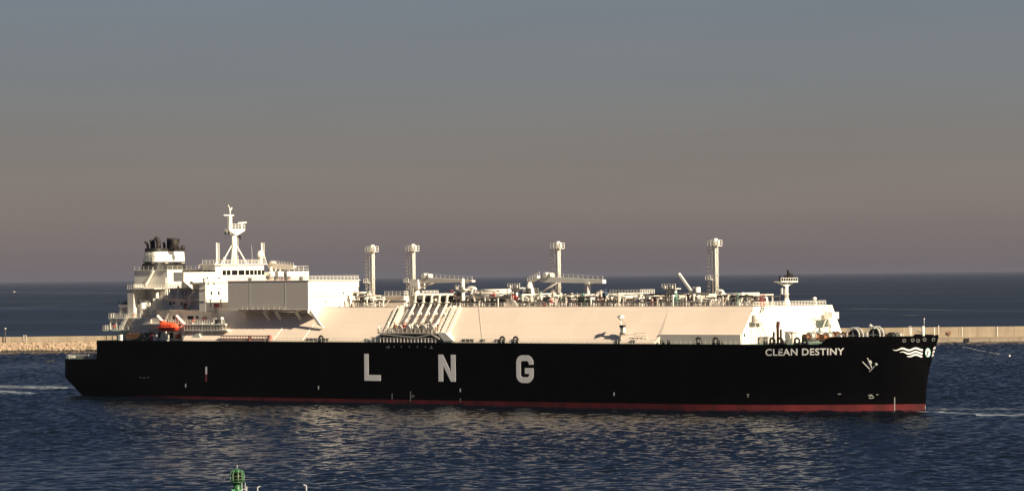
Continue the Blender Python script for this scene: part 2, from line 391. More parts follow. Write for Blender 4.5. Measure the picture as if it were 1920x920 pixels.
lowh = shell(zboot, lambda u: 11.0, 12)
# upper hull from the break of the aft mooring deck forward
def iu(u, z=12):
    for i in range(NU + 1):
        if station(i, z) >= u: return i
ia = iu(-132.6)
up = shell(lambda u: 11.0, lambda u: ZD, 6, ia)
lowh.add([(a[0], -a[1], a[2]) for a in up.v], up.f, True)
ib = iu(127, ZD)
bw = shell(lambda u: ZD, lambda u: ZD + (BWZ - ZD) * sst((u - 125.5) / 2.6), 4, ib)
lowh.add([(a[0], -a[1], a[2]) for a in bw.v], bw.f[:-4], True)
# flat side thickening at the top edge of the deck
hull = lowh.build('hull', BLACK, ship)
def deck(z, i0, i1, zz=None):
    m = MB(); L = []; 
    for i in range(i0, i1 + 1):
        u = station(i, z); L.append((u, max(0.02, hb(u, z) - 0.02)))
    vs = [(u, v, z - 0.05) for u, v in L] + [(u, -v, z - 0.05) for u, v in L]; k = len(L)
    m.add(vs, [(i, i + 1, i + 1 + k, i + k) for i in range(k - 1)]); return m
deck(11.0, 0, ia + 1).build('mooring_deck', GREEN, ship)
deck(ZD, ia, NU).build('main_deck', GREEN, ship)

def onhull(x, y, off=0.06):          # pixel -> point on the starboard shell
    v = HBm
    for _ in range(30):
        u, z = A(x, y, v); v2 = hb(min(u, ub(z) - .02), min(z, BWZ)); v = .5 * v + .5 * v2
    # outward normal
    e_ = .3; du = (hb(u + e_, z) - hb(u - e_, z)) / (2 * e_); dz = (hb(u, z + e_) - hb(u, z - e_)) / (2 * e_)
    nn = Vector((-du, 1, -dz)).normalized(); return Vector((u, v, z)) + nn * off
# --- great letters on the parallel side
LT = {'L': [(0, 0), (0, 1), (.26, 1), (.26, .22), (1, .22), (1, 0)],
      'N': [(0, 0), (0, 1), (.27, 1), (.73, .35), (.73, 1), (1, 1), (1, 0), (.72, 0), (.27, .6), (.27, 0)],
      'G': [(.3, 1), (.7, 1), (.86, .94), (.97, .84), (1, .74), (1, .66), (.74, .66), (.73, .73), (.66, .79), (.34, .79), (.26, .73), (.26, .27), (.34, .21), (.67, .21), (.75, .27), (.75, .33),
            (.5, .33), (.5, .54), (1, .54), (1, .22), (.95, .14), (.84, .05), (.7, 0), (.3, 0), (.14, .06), (.04, .15), (0, .25), (0, .75), (.04, .86), (.14, .95)]}
for ch, x0, x1, y0, y1 in (('L', 683.5, 713.5, 713, 663), ('N', 822.5, 854, 714.5, 664.5), ('G', 968.5, 1000, 717, 665.5)):
    u0, z0 = A(x0, y0, HBm); u1, z1 = A(x1, y1, HBm)
    MB().prism([(lerp(u0, u1, a), lerp(z0, z1, b_)) for a, b_ in LT[ch]], 'v', HBm + .015, HBm + .05).build('hull_letter', LETTER, ship)
# --- the name
def text_mesh(s, bold=0.02):
    c = bpy.data.curves.new('t', 'FONT'); c.body = s; c.offset = bold; c.space_character = 1.08; c.resolution_u = 4
    o = bpy.data.objects.new('t', c); COL.objects.link(o)
    dg = bpy.context.evaluated_depsgraph_get(); dg.update()
    me = bpy.data.meshes.new_from_object(o.evaluated_get(dg))
    vs = [v.co.copy() for v in me.vertices]; fs = [tuple(p.vertices) for p in me.polygons]
    bpy.data.objects.remove(o); bpy.data.curves.remove(c); bpy.data.meshes.remove(me)
    return vs, fs
def name_plate(txt, xa, xb, yb_l, yb_r, hpx, name, mat):
    vs, fs = text_mesh(txt); mx = max(v.x for v in vs); mn = min(v.x for v in vs); my = max(v.y for v in vs); m0 = min(v.y for v in vs)
    pts = []
    for v in vs:
        t = (v.x - mn) / (mx - mn); h = (v.y - m0) / (my - m0)
        pts.append(tuple(onhull(lerp(xa, xb, t), lerp(yb_l, yb_r, t) - hpx * h, .12)))
    m = MB(); m.add(pts, fs); return m.build(name, mat, ship)
name_plate('CLEAN', 1435.5, 1495.5, 666.5, 665.6, 13, 'ship_name', LETTER); name_plate('DESTINY', 1504, 1583, 665.5, 664.5, 13, 'ship_name', LETTER)
# --- bow emblem: three waves, a roundel, three wave tips
def strip(top, bot, name, mat, par=ship, n=26):
    m = MB(); vs = []
    for i in range(n + 1):
        t = i / n; vs.append(tuple(onhull(*top(t)))); vs.append(tuple(onhull(*bot(t))))
    m.add(vs, [(2 * i, 2 * i + 1, 2 * i + 3, 2 * i + 2) for i in range(n)]); return m.build(name, mat, par)
for x0, x1, y0 in ((1674, 1730, 654.5), (1687, 1729.5, 661), (1700, 1729, 666.5)):
    def yc(x, y0=y0): return y0 + 1.8 * math.sin((x - 1698) / 25 * 2 * math.pi) - (x - 1674) * 0.012
    def th(t): return 0.25 + 1.45 * min(1, t * 3)
    strip(lambda t: (lerp(x0, x1, t), yc(lerp(x0, x1, t)) - th(t)), lambda t: (lerp(x0, x1, t), yc(lerp(x0, x1, t)) + th(t)), 'wave_stripe', LETTER)
def disc(cx, cy, rx, ry, off, name, mat, r_in=0.0, par=ship, n=28):
    m = MB(); vs = []
    for k in range(n):
        a = 2 * math.pi * k / n
        vs.append(tuple(onhull(cx + rx * math.cos(a), cy + ry * math.sin(a), off)))
        vs.append(tuple(onhull(cx + rx * r_in * math.cos(a), cy + ry * r_in * math.sin(a), off)))
    if r_in: m.add(vs, [(2 * k, 2 * ((k + 1) % n), 2 * ((k + 1) % n) + 1, 2 * k + 1) for k in range(n)])
    else: m.add(vs[::2], [tuple(range(n))])
    return m.build(name, mat, par)
rd = disc(1739.6, 660.3, 5.0, 8.6, .06, 'roundel', LETTER)
disc(1739.6, 660.3, 5.0, 8.6, .09, 'roundel_rim', TEAL, .84, rd)
mk = MB()
for (x0, y0), (x1, y1) in (((1737.3, 657), (1739.5, 661)), ((1742, 656.5), (1739.5, 661)), ((1739.5, 661), (1739, 665)), ((1739, 665), (1736.8, 663.5))):
    a, b_ = onhull(x0, y0, .1), onhull(x1, y1, .1); mk.bar(a, b_, .16, .16)
mk.build('roundel_mark', STEEL, rd)
def shell_u(v, z):
    a, b_ = 100.0, ub(z)
    for _ in range(40):
        c = (a + b_) / 2
        if hb(c, z) > abs(v): a = c
        else: b_ = c
    return a
for zc in (15.25, 14.35, 13.5):
    m = MB(); vs = []
    for k_ in range(9):
        t = k_ / 8; v = lerp(-.25, -2.3, t); zz = zc + .38 * math.sin(t * math.pi) - .3
        for q in (0, .42): vs.append((shell_u(v, zz + q) + .1, v - .05, zz + q))
    m.add(vs, [(2 * i, 2 * i + 1, 2 * i + 3, 2 * i + 2) for i in range(8)]); m.build('wave_tip', LETTER, ship)
print('roundel', onhull(1739.6, 660))
# --- draught marks, pilot mark, small signs on the shell
def patch(x0, y0, x1, y1, name, mat, par=ship, n=2, off=.06):
    m = MB(); vs = []
    for j in range(n + 1):
        for i in range(2): vs.append(tuple(onhull(lerp(x0, x1, i), lerp(y0, y1, j / n), off)))
    m.add(vs, [(2 * j, 2 * j + 1, 2 * j + 3, 2 * j + 2) for j in range(n)]); return m.build(name, mat, par)
MARKW = M('faded_white_mark', (0.26, 0.26, 0.26), 0.6)
patch(385.3, 687, 388.6, 701, 'pilot_boarding_mark', LETTER); patch(385.3, 701.2, 388.4, 714.5, 'pilot_boarding_mark', M('mark_maroon', (.20, .03, .05), .6))
for x, y in ((348.5, 722), (597.5, 726), (863.3, 731), (1151.6, 738)): patch(x - .9, y - 3.2, x + .9, y + 3.2, 'hull_mark', LETTER)
for x, y in ((264, 707), (270.5, 708), (278, 707)): patch(x - 1.8, y - .6, x + 1.8, y + .6, 'hull_mark', MARKW)
for i, x in enumerate((739, 753, 768, 783, 798)): patch(x - .9, 648.4, x + .9, 650.8, 'hull_lamp', MARKW)
patch(724, 650.2, 731, 651.6, 'hull_mark', MARKW); patch(727.5, 648, 730, 650.2, 'hull_mark', MARKW); patch(808.2, 648, 809.8, 653, 'hull_mark', MARKW); patch(806, 651.8, 812, 653.2, 'hull_mark', MARKW)
for x, y0, y1 in ((735.5, 737, 748), (770, 733, 752), (863.5, 746, 753), (1677.5, 744, 769), (1735.2, 760, 771)): patch(x - .8, y0, x + .8, y1, 'draught_scale', MARKW, n=5)
m = MB()
for (x0, y0), (x1, y1) in (((1628, 740), (1636, 739.5)), ((1632, 740), (1638.5, 743.5)), ((1638.5, 743.5), (1636.5, 746)), ((1636.5, 746), (1629, 745.8)), ((1629, 742.6), (1633, 742.9))):
    m.bar(onhull(x0, y0, .05), onhull(x1, y1, .05), .14, .14)
m.build('bulbous_bow_mark', MARKW, ship)
MB().bar(onhull(1643, 739, .05), onhull(1647, 739, .05), .14, .14).build('hull_dash_mark', MARKW, ship)
for (x0, y0), (x1, y1) in (((1400, 738.5), (1405, 738.5)), ((1402.5, 739), (1402.5, 744)), ((1571, 738), (1577, 738))): MB().bar(onhull(x0, y0, .05), onhull(x1, y1, .05), .14, .14).build('thruster_mark', MARKW, ship)
disc(774.5, 742, 2.6, 2.6, .06, 'load_line_disc', MARKW, .6)
# --- anchor in its recess
m = MB(); a = onhull(1632, 679, .1)
sh0 = onhull(1621, 669.5, .6); sh1 = onhull(1638, 690, 1.0)
def HP(x, y, o): return onhull(x, y, o)
m.ball(HP(1631, 679, -.3), .62, 6, 10, 1.4)
m.build('hawse_bolster', MARKW, ship)
m = MB(); m.bar(HP(1626, 670, .2), HP(1634, 688, .3), .26); m.bar(HP(1617, 677, .2), HP(1630, 690, .3), .22); m.bar(HP(1642, 683, .2), HP(1630, 695, .3), .24)
m.bar(HP(1641, 680, .2), HP(1644, 683, .2), .45)
m.build('anchor', MARKW, ship)
# bulwark fairleads near the bow
for x, y in ((1695, 638), (1711, 637), (1721, 638), (1733, 636), (1750, 636)):
    a = onhull(x, y, .05); m = MB(); n_ = 12
    for k in range(n_):
        p = onhull(x + 3.0 * math.cos(2 * math.pi * k / n_), y + 2.6 * math.sin(2 * math.pi * k / n_), .1); q = onhull(x + 3.0 * math.cos(2 * math.pi * (k + 1) / n_), y + 2.6 * math.sin(2 * math.pi * (k + 1) / n_), .1)
        m.bar(p, q, .09)
    m.build('bow_fairlead', MARKW, ship)

# ------------------------------------------------------------------ cargo trunk
TT = 25.95; TH_ = 16.0; KN = 21.2; KZ = 18.9
TA, TF = -96.0, 104.8
prof = [(-KN, ZD), (-KN, KZ), (-TH_, TT), (TH_, TT), (KN, KZ), (KN, ZD)]
trunk = MB(); 
vs = []
for u in (TA, TF - 27, TF - 25.6, TF): 
    for (v, z) in prof:
        vv = v
        if u < TF - 27 + .1 and abs(z - KZ) < .01: vv = math.copysign(22.4, v); 
        if u < TF - 27 + .1 and abs(z - ZD) < .01: vv = math.copysign(22.5, v)
        zz = z if not (u < TF - 27 + .1 and abs(z - KZ) < .01) else ZD + .35
        vs.append((u, vv, zz))
fs = []
for k in range(3):
    for i in range(5): a = k * 6 + i; fs.append((a, a + 1, a + 7, a + 6))
fs.append((0, 1, 2, 3, 4, 5))
trunk.add(vs, fs)
trunk.build('cargo_trunk', CREAM, ship)
m = MB(); m.prism([(-KN, ZD), (-KN, KZ), (-TH_, TT), (TH_, TT), (KN, KZ), (KN, ZD)], 'u', TF - .02, TF + .12)
# raked feet of the front bulkhead
m.build('trunk_front', WHITE, ship)
m = MB(); m.box(78.5, TF - .1, 20.2, KN + .25, ZD, KZ + .1).build('trunk_side_wall', M('wall_grey', (.72, .66, .60), .5, .05, streak=.2), ship)
# thin weld seams and gutter bars on the slope
def slope(u, t, off=.05):      # t 0 at top edge, 1 at the foot
    v = lerp(TH_, 22.4, t); z = lerp(TT, ZD + .35, t); return (u, v + off * .83, z + off * .55)
for u in (-58, -46.5): MB().bar(slope(u, .62 if u < -50 else .5), slope(u - 1.5, 1), .2).build('gutter_bar', CREAM, ship)
SEAM = M('seam', (0.42, 0.36, 0.31), .6)
m = MB()
for (x0, y0, x1, y1) in ((941, 580, 908, 634), (955, 577, 968, 633), (969, 577, 970, 640)):
    pass
for ua, ta, ub_, tb in ((9, .05, 1.0, .92), (12.5, .02, 18.5, .9)): m.tube([slope(ua, ta, .05), slope(ub_, tb, .05)], .04, 5)
m.build('stay_wire', SEAM, ship)

# trunk-top edge coaming and railing, starboard
m = MB()
m.box(-46, TF, TH_ - .25, TH_ - .12, TT, TT + .25); m.build('trunk_edge_coaming', PIPE, ship)
m = MB(); m.rail([(-46, TH_ - .4, TT), (88, TH_ - .4, TT)], 1.15, 2.0, .11, 2)
m.rail([(88, TH_ - .4, TT), (TF - .5, TH_ - .4, TT), (TF - .5, -TH_ + .4, TT)], 1.15, 1.3, .09, 3)
m.build('trunk_railing', WHITE, ship)

# ------------------------------------------------------------------ deckhouse forward: the machinery house
HV = 21.0; HA, HF = A(427, 528, HV)[0], A(577, 528, HV)[0]; HT = 33.5; HB_ = 25.6
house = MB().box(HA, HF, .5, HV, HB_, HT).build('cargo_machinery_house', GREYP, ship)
m = MB().box(HF, HF + .12, .4, HV + .01, HB_ - .1, HT + .05).build('house_front', WHITE, house)
m = MB()
m.box(HF + .12, HF + .18, .6, HV - .2, 29.2, 29.3); m.box(HF + .12, HF + .16, 15.6, 15.66, 25.6, 29.2)
for v, z in ((14, 27.6), (8.5, 26.1), (6.8, 30.0), (3.5, 26.3), (2.6, 26.3)): m.box(HF + .12, HF + .3, v - .18, v + .18, z - .25, z + .25)
m.build('house_front_fitting', STEEL, house)
m = MB().box(HA - .1, HF + .5, .2, HV + .06, HT, HT + .22).build('roof_edge', WHITE, house)
m = MB().rail([(HA, HV - .1, HT + .2), (HF + .2, HV - .1, HT + .2), (HF + .2, .7, HT + .2)], 1.15, 1.4, .08, 3); m.build('roof_railing', WHITE, house)
for a_ in (8.6, 22.8): MB().box(HA + a_, HA + a_ + .35, HV + .006, HV + .02, HB_ + .3, HT - .3).build('wall_pipe', M('grey_strip', (.62, .60, .57), .5), house)
m = MB().rail([(HA + 6, HV + .25, HB_ - .1), (HA + 23, HV + .25, HB_ - .1)], .95, 2.2, .05, 1).build('side_railing', GREYP, house)
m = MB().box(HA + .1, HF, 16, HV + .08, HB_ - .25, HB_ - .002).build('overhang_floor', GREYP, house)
for x in (459, 500, 522, 559):
    u, z = A(x, 582, 19.6); mm = MB(); mm.prism([(u - .5, 25.4), (u + .5, 25.4), (u + .5, 24.9), (u - .5, 24.9)], 'v', 16.2, 20.9)
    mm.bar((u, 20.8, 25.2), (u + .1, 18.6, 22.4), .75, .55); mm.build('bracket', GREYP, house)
m = MB(); m.prism([(HF - .3, 25.5), (HF + .5, 25.5), (HF + 4.6, 21.3), (HF + 5.6, 20.6), (HF + 3.4, 21.2)], 'v', 20.2, 20.7)
m.prism([(21.1, 25.6), (21.1, 24.6), (17.6, 22.9), (15.5, 25.6)], 'u', HF - .3, HF + .1); m.build('front_bracket', WHITE, house)
m = MB().tube([(HA + 5, 18.8, 25.0), (HF - 2, 18.8, 24.9)], .22).tube([(HA + 14, 18.2, 24.3), (HF - 4, 18.2, 24.4)], .18); m.build('overhang_pipe', PIPE, house)

# ------------------------------------------------------------------ accommodation
AF = -89.0; AH = 20.0
acc = MB(); acc.box(-104, AF - 5.2, -15.2, 15.2, TT - 1, 34.6).box(AF - 5.2, AF - 2.6, -15.2, 15.2, TT - 1, 33.2).box(AF - 2.6, AF, -AH, AH, TT - 1, 33.2); accom = acc.build('accommodation_block', WHITE, ship)
m = MB()
for z in (31.3, 28.0): m.box(AF, AF + .12, -AH, AH, z, z + .14)
for z in (31.3, 28.0): m.box(AF - 2.5, AF, AH, AH + .12, z, z + .14)
m.build('deck_band', PIPE, accom)
for x, y in ((390, 530), (401, 530), (396, 549), (410, 549)):
    v, z = U(x, y, AF); mm = MB(); mm.box(AF + .05, AF + .14, v - .3, v + .3, z - .45, z + .45); mm.build('window', GLASS, accom)
m = MB(); v, z = U(405, 572, AF); m.box(AF, AF + .6, v - .75, v + .75, z - .5, z + .6); m.build('fire_hose_box', REDEQ, accom)
for x in (394, 413): v, z = U(x, 567, AF); MB().bar((AF + .3, v, z - 1.2), (AF + .3, v, z + .8), .15).bar((AF + .3, v + .5, z + .8), (AF + .3, v - .5, z + .8), .15).build('wall_light', STEEL, accom)
for x in (388, 410): v, z = U(x, 521, AF); MB().box(AF, AF + .3, v - .2, v + .2, z - .2, z + .3).build('wall_light', STEEL, accom)
for x, y in ((470, 524), (504, 520), (519, 521), (539, 521), (566, 522)):
    v, z = U(x, y, AF + 1); MB().box(AF + .35, AF + .9, v - .5, v + .5, z - .5, z + .55).build('deck_locker', (STEEL, PIPE, STEEL)[x % 3], accom)
# bridge deck slab
BD = 34.6
m = MB().box(-106, AF - 5.0, -AH - .3, 16.3, BD, BD + .3).box(AF - 4.9, AF + .3, -AH - .3, AH + .3, 33.2, 33.4).build('bridge_deck', WHITE, accom)
m = MB().rail([(AF + .2, 16.5, 33.4), (AF + .2, -20, 33.4)], 1.05, 1.2, .09, 3).build('bridge_deck_railing', M('pale_red_rail', (.62, .38, .32), .5), accom)
# wheelhouse
WF, WH = -94.0, 10.0
wz0, wz1 = BD + .3, 38.4
wp = [(-100.5, -WH), (WF - 1.2, -WH), (WF, -WH + 1.4), (WF, WH - 1.4), (WF - 1.2, WH), (-100.5, WH)]
wheel = MB().prism(wp, 'z', wz0, wz1).build('wheelhouse', WHITE, ship)
wr = [(-101, -WH - .6), (WF - .9, -WH - .6), (WF + .6, -WH + 1.0), (WF + .6, WH - 1.0), (WF - .9, WH + .6), (-101, WH + .6)]
m = MB().prism(wr, 'z', wz1, wz1 + .35).build('wheelhouse_roof', WHITE, wheel)
zc0, zc1 = U(440, 515.3, WF)[1], U(440, 506.3, WF)[1]
for x0, x1 in ((417, 423.5), (425, 432), (434.5, 445), (447, 458), (460, 467), (468.5, 475), (476.5, 481.5), (483, 489), (490.5, 496.5)):
    va, vb = U(x0, 510, WF)[0], U(x1, 510, WF)[0]
    MB().box(WF + .02, WF + .1, max(vb, -WH + 1.3), min(va, WH - 1.3), zc0, zc1).build('window', GLASS, wheel)
for k in range(3):
    a = -100.2 + k * 1.7; MB().box(a, a + 1.5, WH, WH + .08, zc0 + .1, zc1).build('window', GLASS, wheel)
# bridge wings
for sgn in (1, -1):
    w = MB(); vo = 23.6 if sgn > 0 else -26.0
    ua = -98.5 if sgn > 0 else -96.5; uf = -94.2 if sgn > 0 else -92.4
    w.box(ua, uf, min(sgn * WH, vo), max(sgn * WH, vo), BD + .31, BD + .7)
    # front and end bulwarks
    w.box(uf - .15, uf, min(sgn * WH, vo), max(sgn * WH, vo), BD + .7, BD + 1.75)
    w.box(ua, uf - .15, vo - .15, vo, BD + .7, BD + 1.75) if sgn > 0 else w.box(ua, uf - .15, vo, vo + .15, BD + .7, BD + 1.75)
    wing = w.build('bridge_wing', WHITE, ship)
    if sgn > 0:
        b = MB(); b.prism([(23.6, BD + .3), (23.6, BD - .9), (20.0, 31.4), (16, 31.4), (16, BD + .3)], 'u', uf - .35, uf - .05)
        b.box(ua, uf - .36, 23.3, 23.6, BD - .9, BD + .3)
        b.build('wing_support', WHITE, wing)
        b = MB(); b.ball((uf, 20.6, 33.3), .75, 6, 12, .62, .2); b.build('wing_opening', STEEL, wing)
        b = MB(); b.cyl((-103.5, 17, 25.5), (-103.5, 17, 34), .3); b.build('wing_pillar', WHITE, wing)
    else:
        b = MB(); b.box(uf - 1, uf, -26, -18.2, BD - 1.2, BD + .3); b.build('wing_support', WHITE, wing)
        b = MB().rail([(uf - .2, -18, BD + 1.7), (uf - .2, -25.9, BD + 1.7), (ua, -25.9, BD + 1.7)], 1.5, 2.2, .1, 2); b.build('wing_railing', WHITE, wing)
# wing-side bits between wheelhouse and port wing
m = MB()
for v in (-12.5, -14.6): m.bar((WF + .2, v, 35), (WF + .2, v - 1.5, 38.3), .5, .3)
m.box(-98, WF + .5, -18, -10.2, BD + .31, 36.2); m.build('port_shelter', WHITE, ship)
m = MB(); m.cyl((WF + 1.2, -16.0, 34.9), (WF + 1.2, -16.0, 36.9), .8, .8, 12); m.ball((WF + 1.2, -16, 36.9), .8, 6, 12, .6); m.build('searchlight', STEEL, ship)
# monkey island rail and masts
zr = wz1 + .35
m = MB().rail([(-100.5, WH, zr), (WF + .2, WH - 1, zr), (WF + .2, -WH + 1, zr), (-100.5, -WH, zr)], 1.1, 1.4, .08, 3).build('roof_railing', WHITE, wheel)
rm = MB(); um = -97.5
z1m = U(437, 436, um)[1]
rm.cyl((um, 0, zr), (um, 0, z1m), .95, .68, 14)
rad = rm.build('radar_mast', WHITE, ship)
m = MB()
for a in ((2.6, 2.6), (-2.6, 2.6), (2.6, -2.6), (-2.6, -2.6)): m.bar((um + a[0] * .8, a[1] * 1.2, zr), (um, 0, zr + 6.6), .3)
m.build('mast_stay', WHITE, rad)
v0, _ = U(420, 430, um); v1, _ = U(455, 430, um)
m = MB().prism([(v0 - 1.2, z1m + .6), (v0 - 1.2, z1m + 1.1), (v1, z1m + 1.1), (v1, z1m + .6), (1.0 - 2, z1m - .6), (-0.2, z1m - .9)], 'u', um - 1, um + 1)
m.rail([(um + .9, v0 - 1.2, z1m + 1.1), (um + .9, v1, z1m + 1.1)], 1.4, 1.2, .1, 3); m.build('mast_platform', WHITE, rad)
vm, zm = U(430.5, 404, um)
m = MB().bar((um, vm, z1m + .5), (um, vm, zm), 1.05, 1.0); m.bar((um, U(419, 405, um)[0], zm + .1), (um, U(438, 405, um)[0], zm + .1), .4, .3)
m.cyl((um, vm - .2, zm), (um, vm - .2, zm + 2.1), .22); m.bar((um, vm - .3, zm + 1.5), (um, vm + .6, zm + 3.1), .2); m.bar((um, vm - .2, zm + 1.5), (um, vm - .9, zm + 2.3), .35); m.build('upper_mast', WHITE, rad)
vr, zr2 = U(453, 418, um)
m = MB().cyl((um, vr, z1m + 1), (um, vr, zr2), .35); m.bar((um, U(445.5, 418, um)[0], zr2), (um, U(461.5, 417, um)[0], zr2 + .2), .5, .35); m.build('radar_scanner', WHITE, rad)
for x, y in ((421, 437), (427.5, 437), (446.5, 442), (449, 445)): v, z = U(x, y, um); MB().box(um + .2, um + .5, v - .15, v + .15, z - .5, z + .5).build('signal_lamp', BLK, rad)
m = MB().ladder((um, -1.3, zr), (um, -1.3, z1m - 1), .6, .7, .1, (0, 1, 0)); m.build('mast_ladder', WHITE, rad)
m = MB(); v, z = U(428, 470, um); m.bar((um, v, 44), (um + .01, v + 3.6, 38.8), .03); m.build('antenna_wire', STEEL, rad)
for (xb, xt, yb, yt, uu) in ((406, 406, 497, 455, -99), (490.5, 490.5, 497, 455, -97)):
    v, z = U(xb, yb, uu); z = max(z, zr if abs(v) < 10 else BD); vt, zt = U(xt, yt, uu)
    if xb < 450: z = 35
    mm = MB().cyl((uu, vt, z - .3), (uu, vt, zt), .32, .2, 10); ms = mm.build('signal_mast', WHITE, ship)
    m = MB().bar((uu, vt - 2.2, z), (uu, vt, z + 5), .2); m.bar((uu, vt + 1.6, z), (uu, vt, z + 5), .2); m.bar((uu, vt - 1.5, z + 2.2), (uu, vt + 1.1, z + 2.2), .16) ; m.build('mast_stay', WHITE, ms)
    m = MB().ladder((uu, vt - .85, z + 2), (uu, vt - .85, zt), .5, .75, .09, (0, 1, 0)); m.build('mast_ladder', WHITE, ms)
v, z = U(486, 477, -97); m = MB().ball((-96.5, v, z), 1.05, 8, 14, 1.1); m.cyl((-96.5, v, 38.7), (-96.5, v, z), .3); m.build('satellite_dome', WHITE, ship)
v, z = U(418.5, 485, -97); m = MB().ball((-96.5, v, z), .5, 6, 10); m.cyl((-96.5, v, 38), (-96.5, v, z), .16); m.build('satellite_dome', WHITE, ship)
v, z = U(473, 458, -99); m = MB().cyl((-99, v, 38.5), (-99, v + .3, z), .09, .03); m.build('whip_antenna', LAMPM, ship)

# starboard side tiers below the bridge (stepped decks)
def tier(x0, x1, ytop, ybot, v, name='deck_tier', mat=None, deep=12, slab=True, rl=True):
    u0, zt = A(x0, ytop, v); u1, _ = A(x1, ytop, v); _, zb = A(x0, ybot, v)
    t = MB().box(u0, u1, v - deep, v, zb, zt).build(name, mat or WHITE, ship)
    if slab: MB().box(u0 - .6, u1 + .6, v - deep, v + 1.3, zt, zt + .22).build('deck_slab', WHITE, t)
    if rl: MB().rail([(u0 - .5, v + 1.2, zt + .2), (u1 + .5, v + 1.2, zt + .2)], 1.15, 1.1, .1, 2).build('railing', WHITE, t)
    return t, u0, u1, zb, zt
GW = M('side_white', (0.74, 0.71, 0.66), .5, .08, .4, streak=.25, dirt=(.32, .26, .2))
tA = tier(318, 372, 541, 562, 16, 'side_house', GW)
tB = tier(306, 380, 562, 581, 17, 'side_house', GW)
tC = tier(292, 398, 582, 606, 18, 'side_house', GW, rl=False)
tD = tier(262, 400, 606, 640, 19.2, 'side_house', GW, slab=False, rl=False)
def ports(t, v, lst, w=.35, h=.45):
    for x, y in lst:
        u, z = A(x, y, v); MB().box(u - w, u + w, v + .02, v + .1, z - h, z + h).build('porthole', GLASS, t)
ports(tA[0], 16, ((341, 550), (341, 556)), .4); ports(tB[0], 17, ((319.5, 569), (326, 569), (341, 569)), .35)
ports(tC[0], 18, ((326, 596), (354, 596), (357.5, 596), (361, 596), (370, 596)), .45, .6)
ports(tD[0], 19.2, ((300, 627), (322, 628), (360, 626), (354, 629)), .6, .9)
MB().rail([(A(303, 606, 21)[0], 21, A(303, 606, 21)[1]), (A(420, 606, 21)[0], 21, A(303, 606, 21)[1])], 1.15, 1.0, .1, 2).build('promenade_railing', WHITE, tC[0])
z6 = A(303, 606, 21)[1]
MB().box(A(268, 606, 21)[0], A(422, 606, 21)[0], 15, 21.2, z6 - .3, z6).build('promenade_deck', WHITE, tC[0])
# sloping plating that ties the tiers to the aft part
m = MB(); u0, z0 = A(280, 592, 17); u1, z1 = A(309, 574, 17)
m.prism([(u0, z0 - .4), (u1, z1), (u1 + 8, z1), (u1 + 8, z0 - .4)], 'v', 8, 17.3); m.build('sloping_screen', GW, ship)
m = MB(); u0, z0 = A(271, 597, 20.5); u1, z1 = A(302, 616.5, 20.5); m.box(u0, u1, 20.2, 20.6, z1, z0 + .1)
u2, _ = A(248, 600, 19.5); m.box(u2, u0, 19.0, 19.4, z1 + .3, z0 - .2); m.build('side_screen', GREYP, ship)

RR = random.Random(3)
LR = M('life_ring_orange', (.65, .12, .04), .5)
def vp(x, y0, y1, v, r=.16, mat=WHITE):
    u, za = A(x, y0, v); _, zb = A(x, y1, v); MB().cyl((u, v, zb), (u, v, za), r, n=8).build('wall_pipe', mat, ship)
for x, a, b_, v in ((311, 520, 560, 13), (316, 541, 581, 16.4), (333, 524, 562, 16.5), (346, 541, 562, 16.4), (352, 527, 560, 16.6), (363, 541, 580, 17.5), (372, 545, 581, 18.2), (377, 545, 582, 18.6), (283, 598, 616, 20.9), (288, 560, 592, 14)): vp(x, a, b_, v, RR.uniform(.12, .24), (WHITE, PIPE, GREYP)[x % 3])
for x, y, v in ((322, 552, 16.15), (328, 574, 17.15), (349, 573, 17.15), (312, 600, 18.15), (336, 600, 18.15), (384, 598, 18.15), (390, 630, 19.35), (335, 630, 19.35), (375, 628, 19.35)):
    u, z = A(x, y, v); w_ = RR.uniform(.3, .9); MB().box(u - w_, u + w_, v, v + RR.uniform(.3, .9), z - RR.uniform(.4, .9), z + RR.uniform(.4, .9)).build('wall_locker', RR.choice([WHITE, PIPE, STEEL, REDEQ, WHITE]), ship)
for x, y, v in ((347, 576, 18.4), (302, 592, 17.5), (214, 611, 20.1), (362, 601, 21.3), (251, 590, 17.9)):
    u, z = A(x, y, v); m = MB()
    for q in range(12): a, b_ = math.pi * q / 6, math.pi * (q + 1) / 6; m.cyl((u + .38 * math.cos(a), v, z + .38 * math.sin(a)), (u + .38 * math.cos(b_), v, z + .38 * math.sin(b_)), .11, n=6)
    m.build('life_ring', LR, ship)
def stair(x0, y0, x1, y1, v):
    a = A(x0, y0, v); b_ = A(x1, y1, v); m = MB()
    for dv in (0, .8): m.bar((a[0], v + dv, a[1]), (b_[0], v + dv, b_[1]), .12, .3); m.rail([(a[0], v + dv, a[1]), (b_[0], v + dv, b_[1])], .95, 1.2, .07, 2)
    n_ = max(3, int(abs(a[1] - b_[1]) / .3))
    for q in range(n_): t = q / n_; m.box(lerp(a[0], b_[0], t) - .12, lerp(a[0], b_[0], t) + .12, v, v + .8, lerp(a[1], b_[1], t), lerp(a[1], b_[1], t) + .05)
    m.build('outside_stair', WHITE, ship)
stair(322, 582, 312, 606, 18.3); stair(362, 562, 353, 581, 17.2); stair(336, 541, 346, 562, 16.2); stair(276, 570, 290, 592, 15); stair(240, 595, 229, 616, 18.4)
MB().box(A(318, 562, 17.6)[0], A(380, 562, 17.6)[0], 13, 18.2, A(318, 562, 17.6)[1] - .2, A(318, 562, 17.6)[1]).build('side_gallery', WHITE, ship)
u, z = A(363, 546, 18); m = MB().ball((u, 18, z), .55, 6, 10, .7).bar((u, 18, z), (u - 2.4, 18, z - 2.2), .4); m.build('rescue_crane_arm', WHITE, ship)

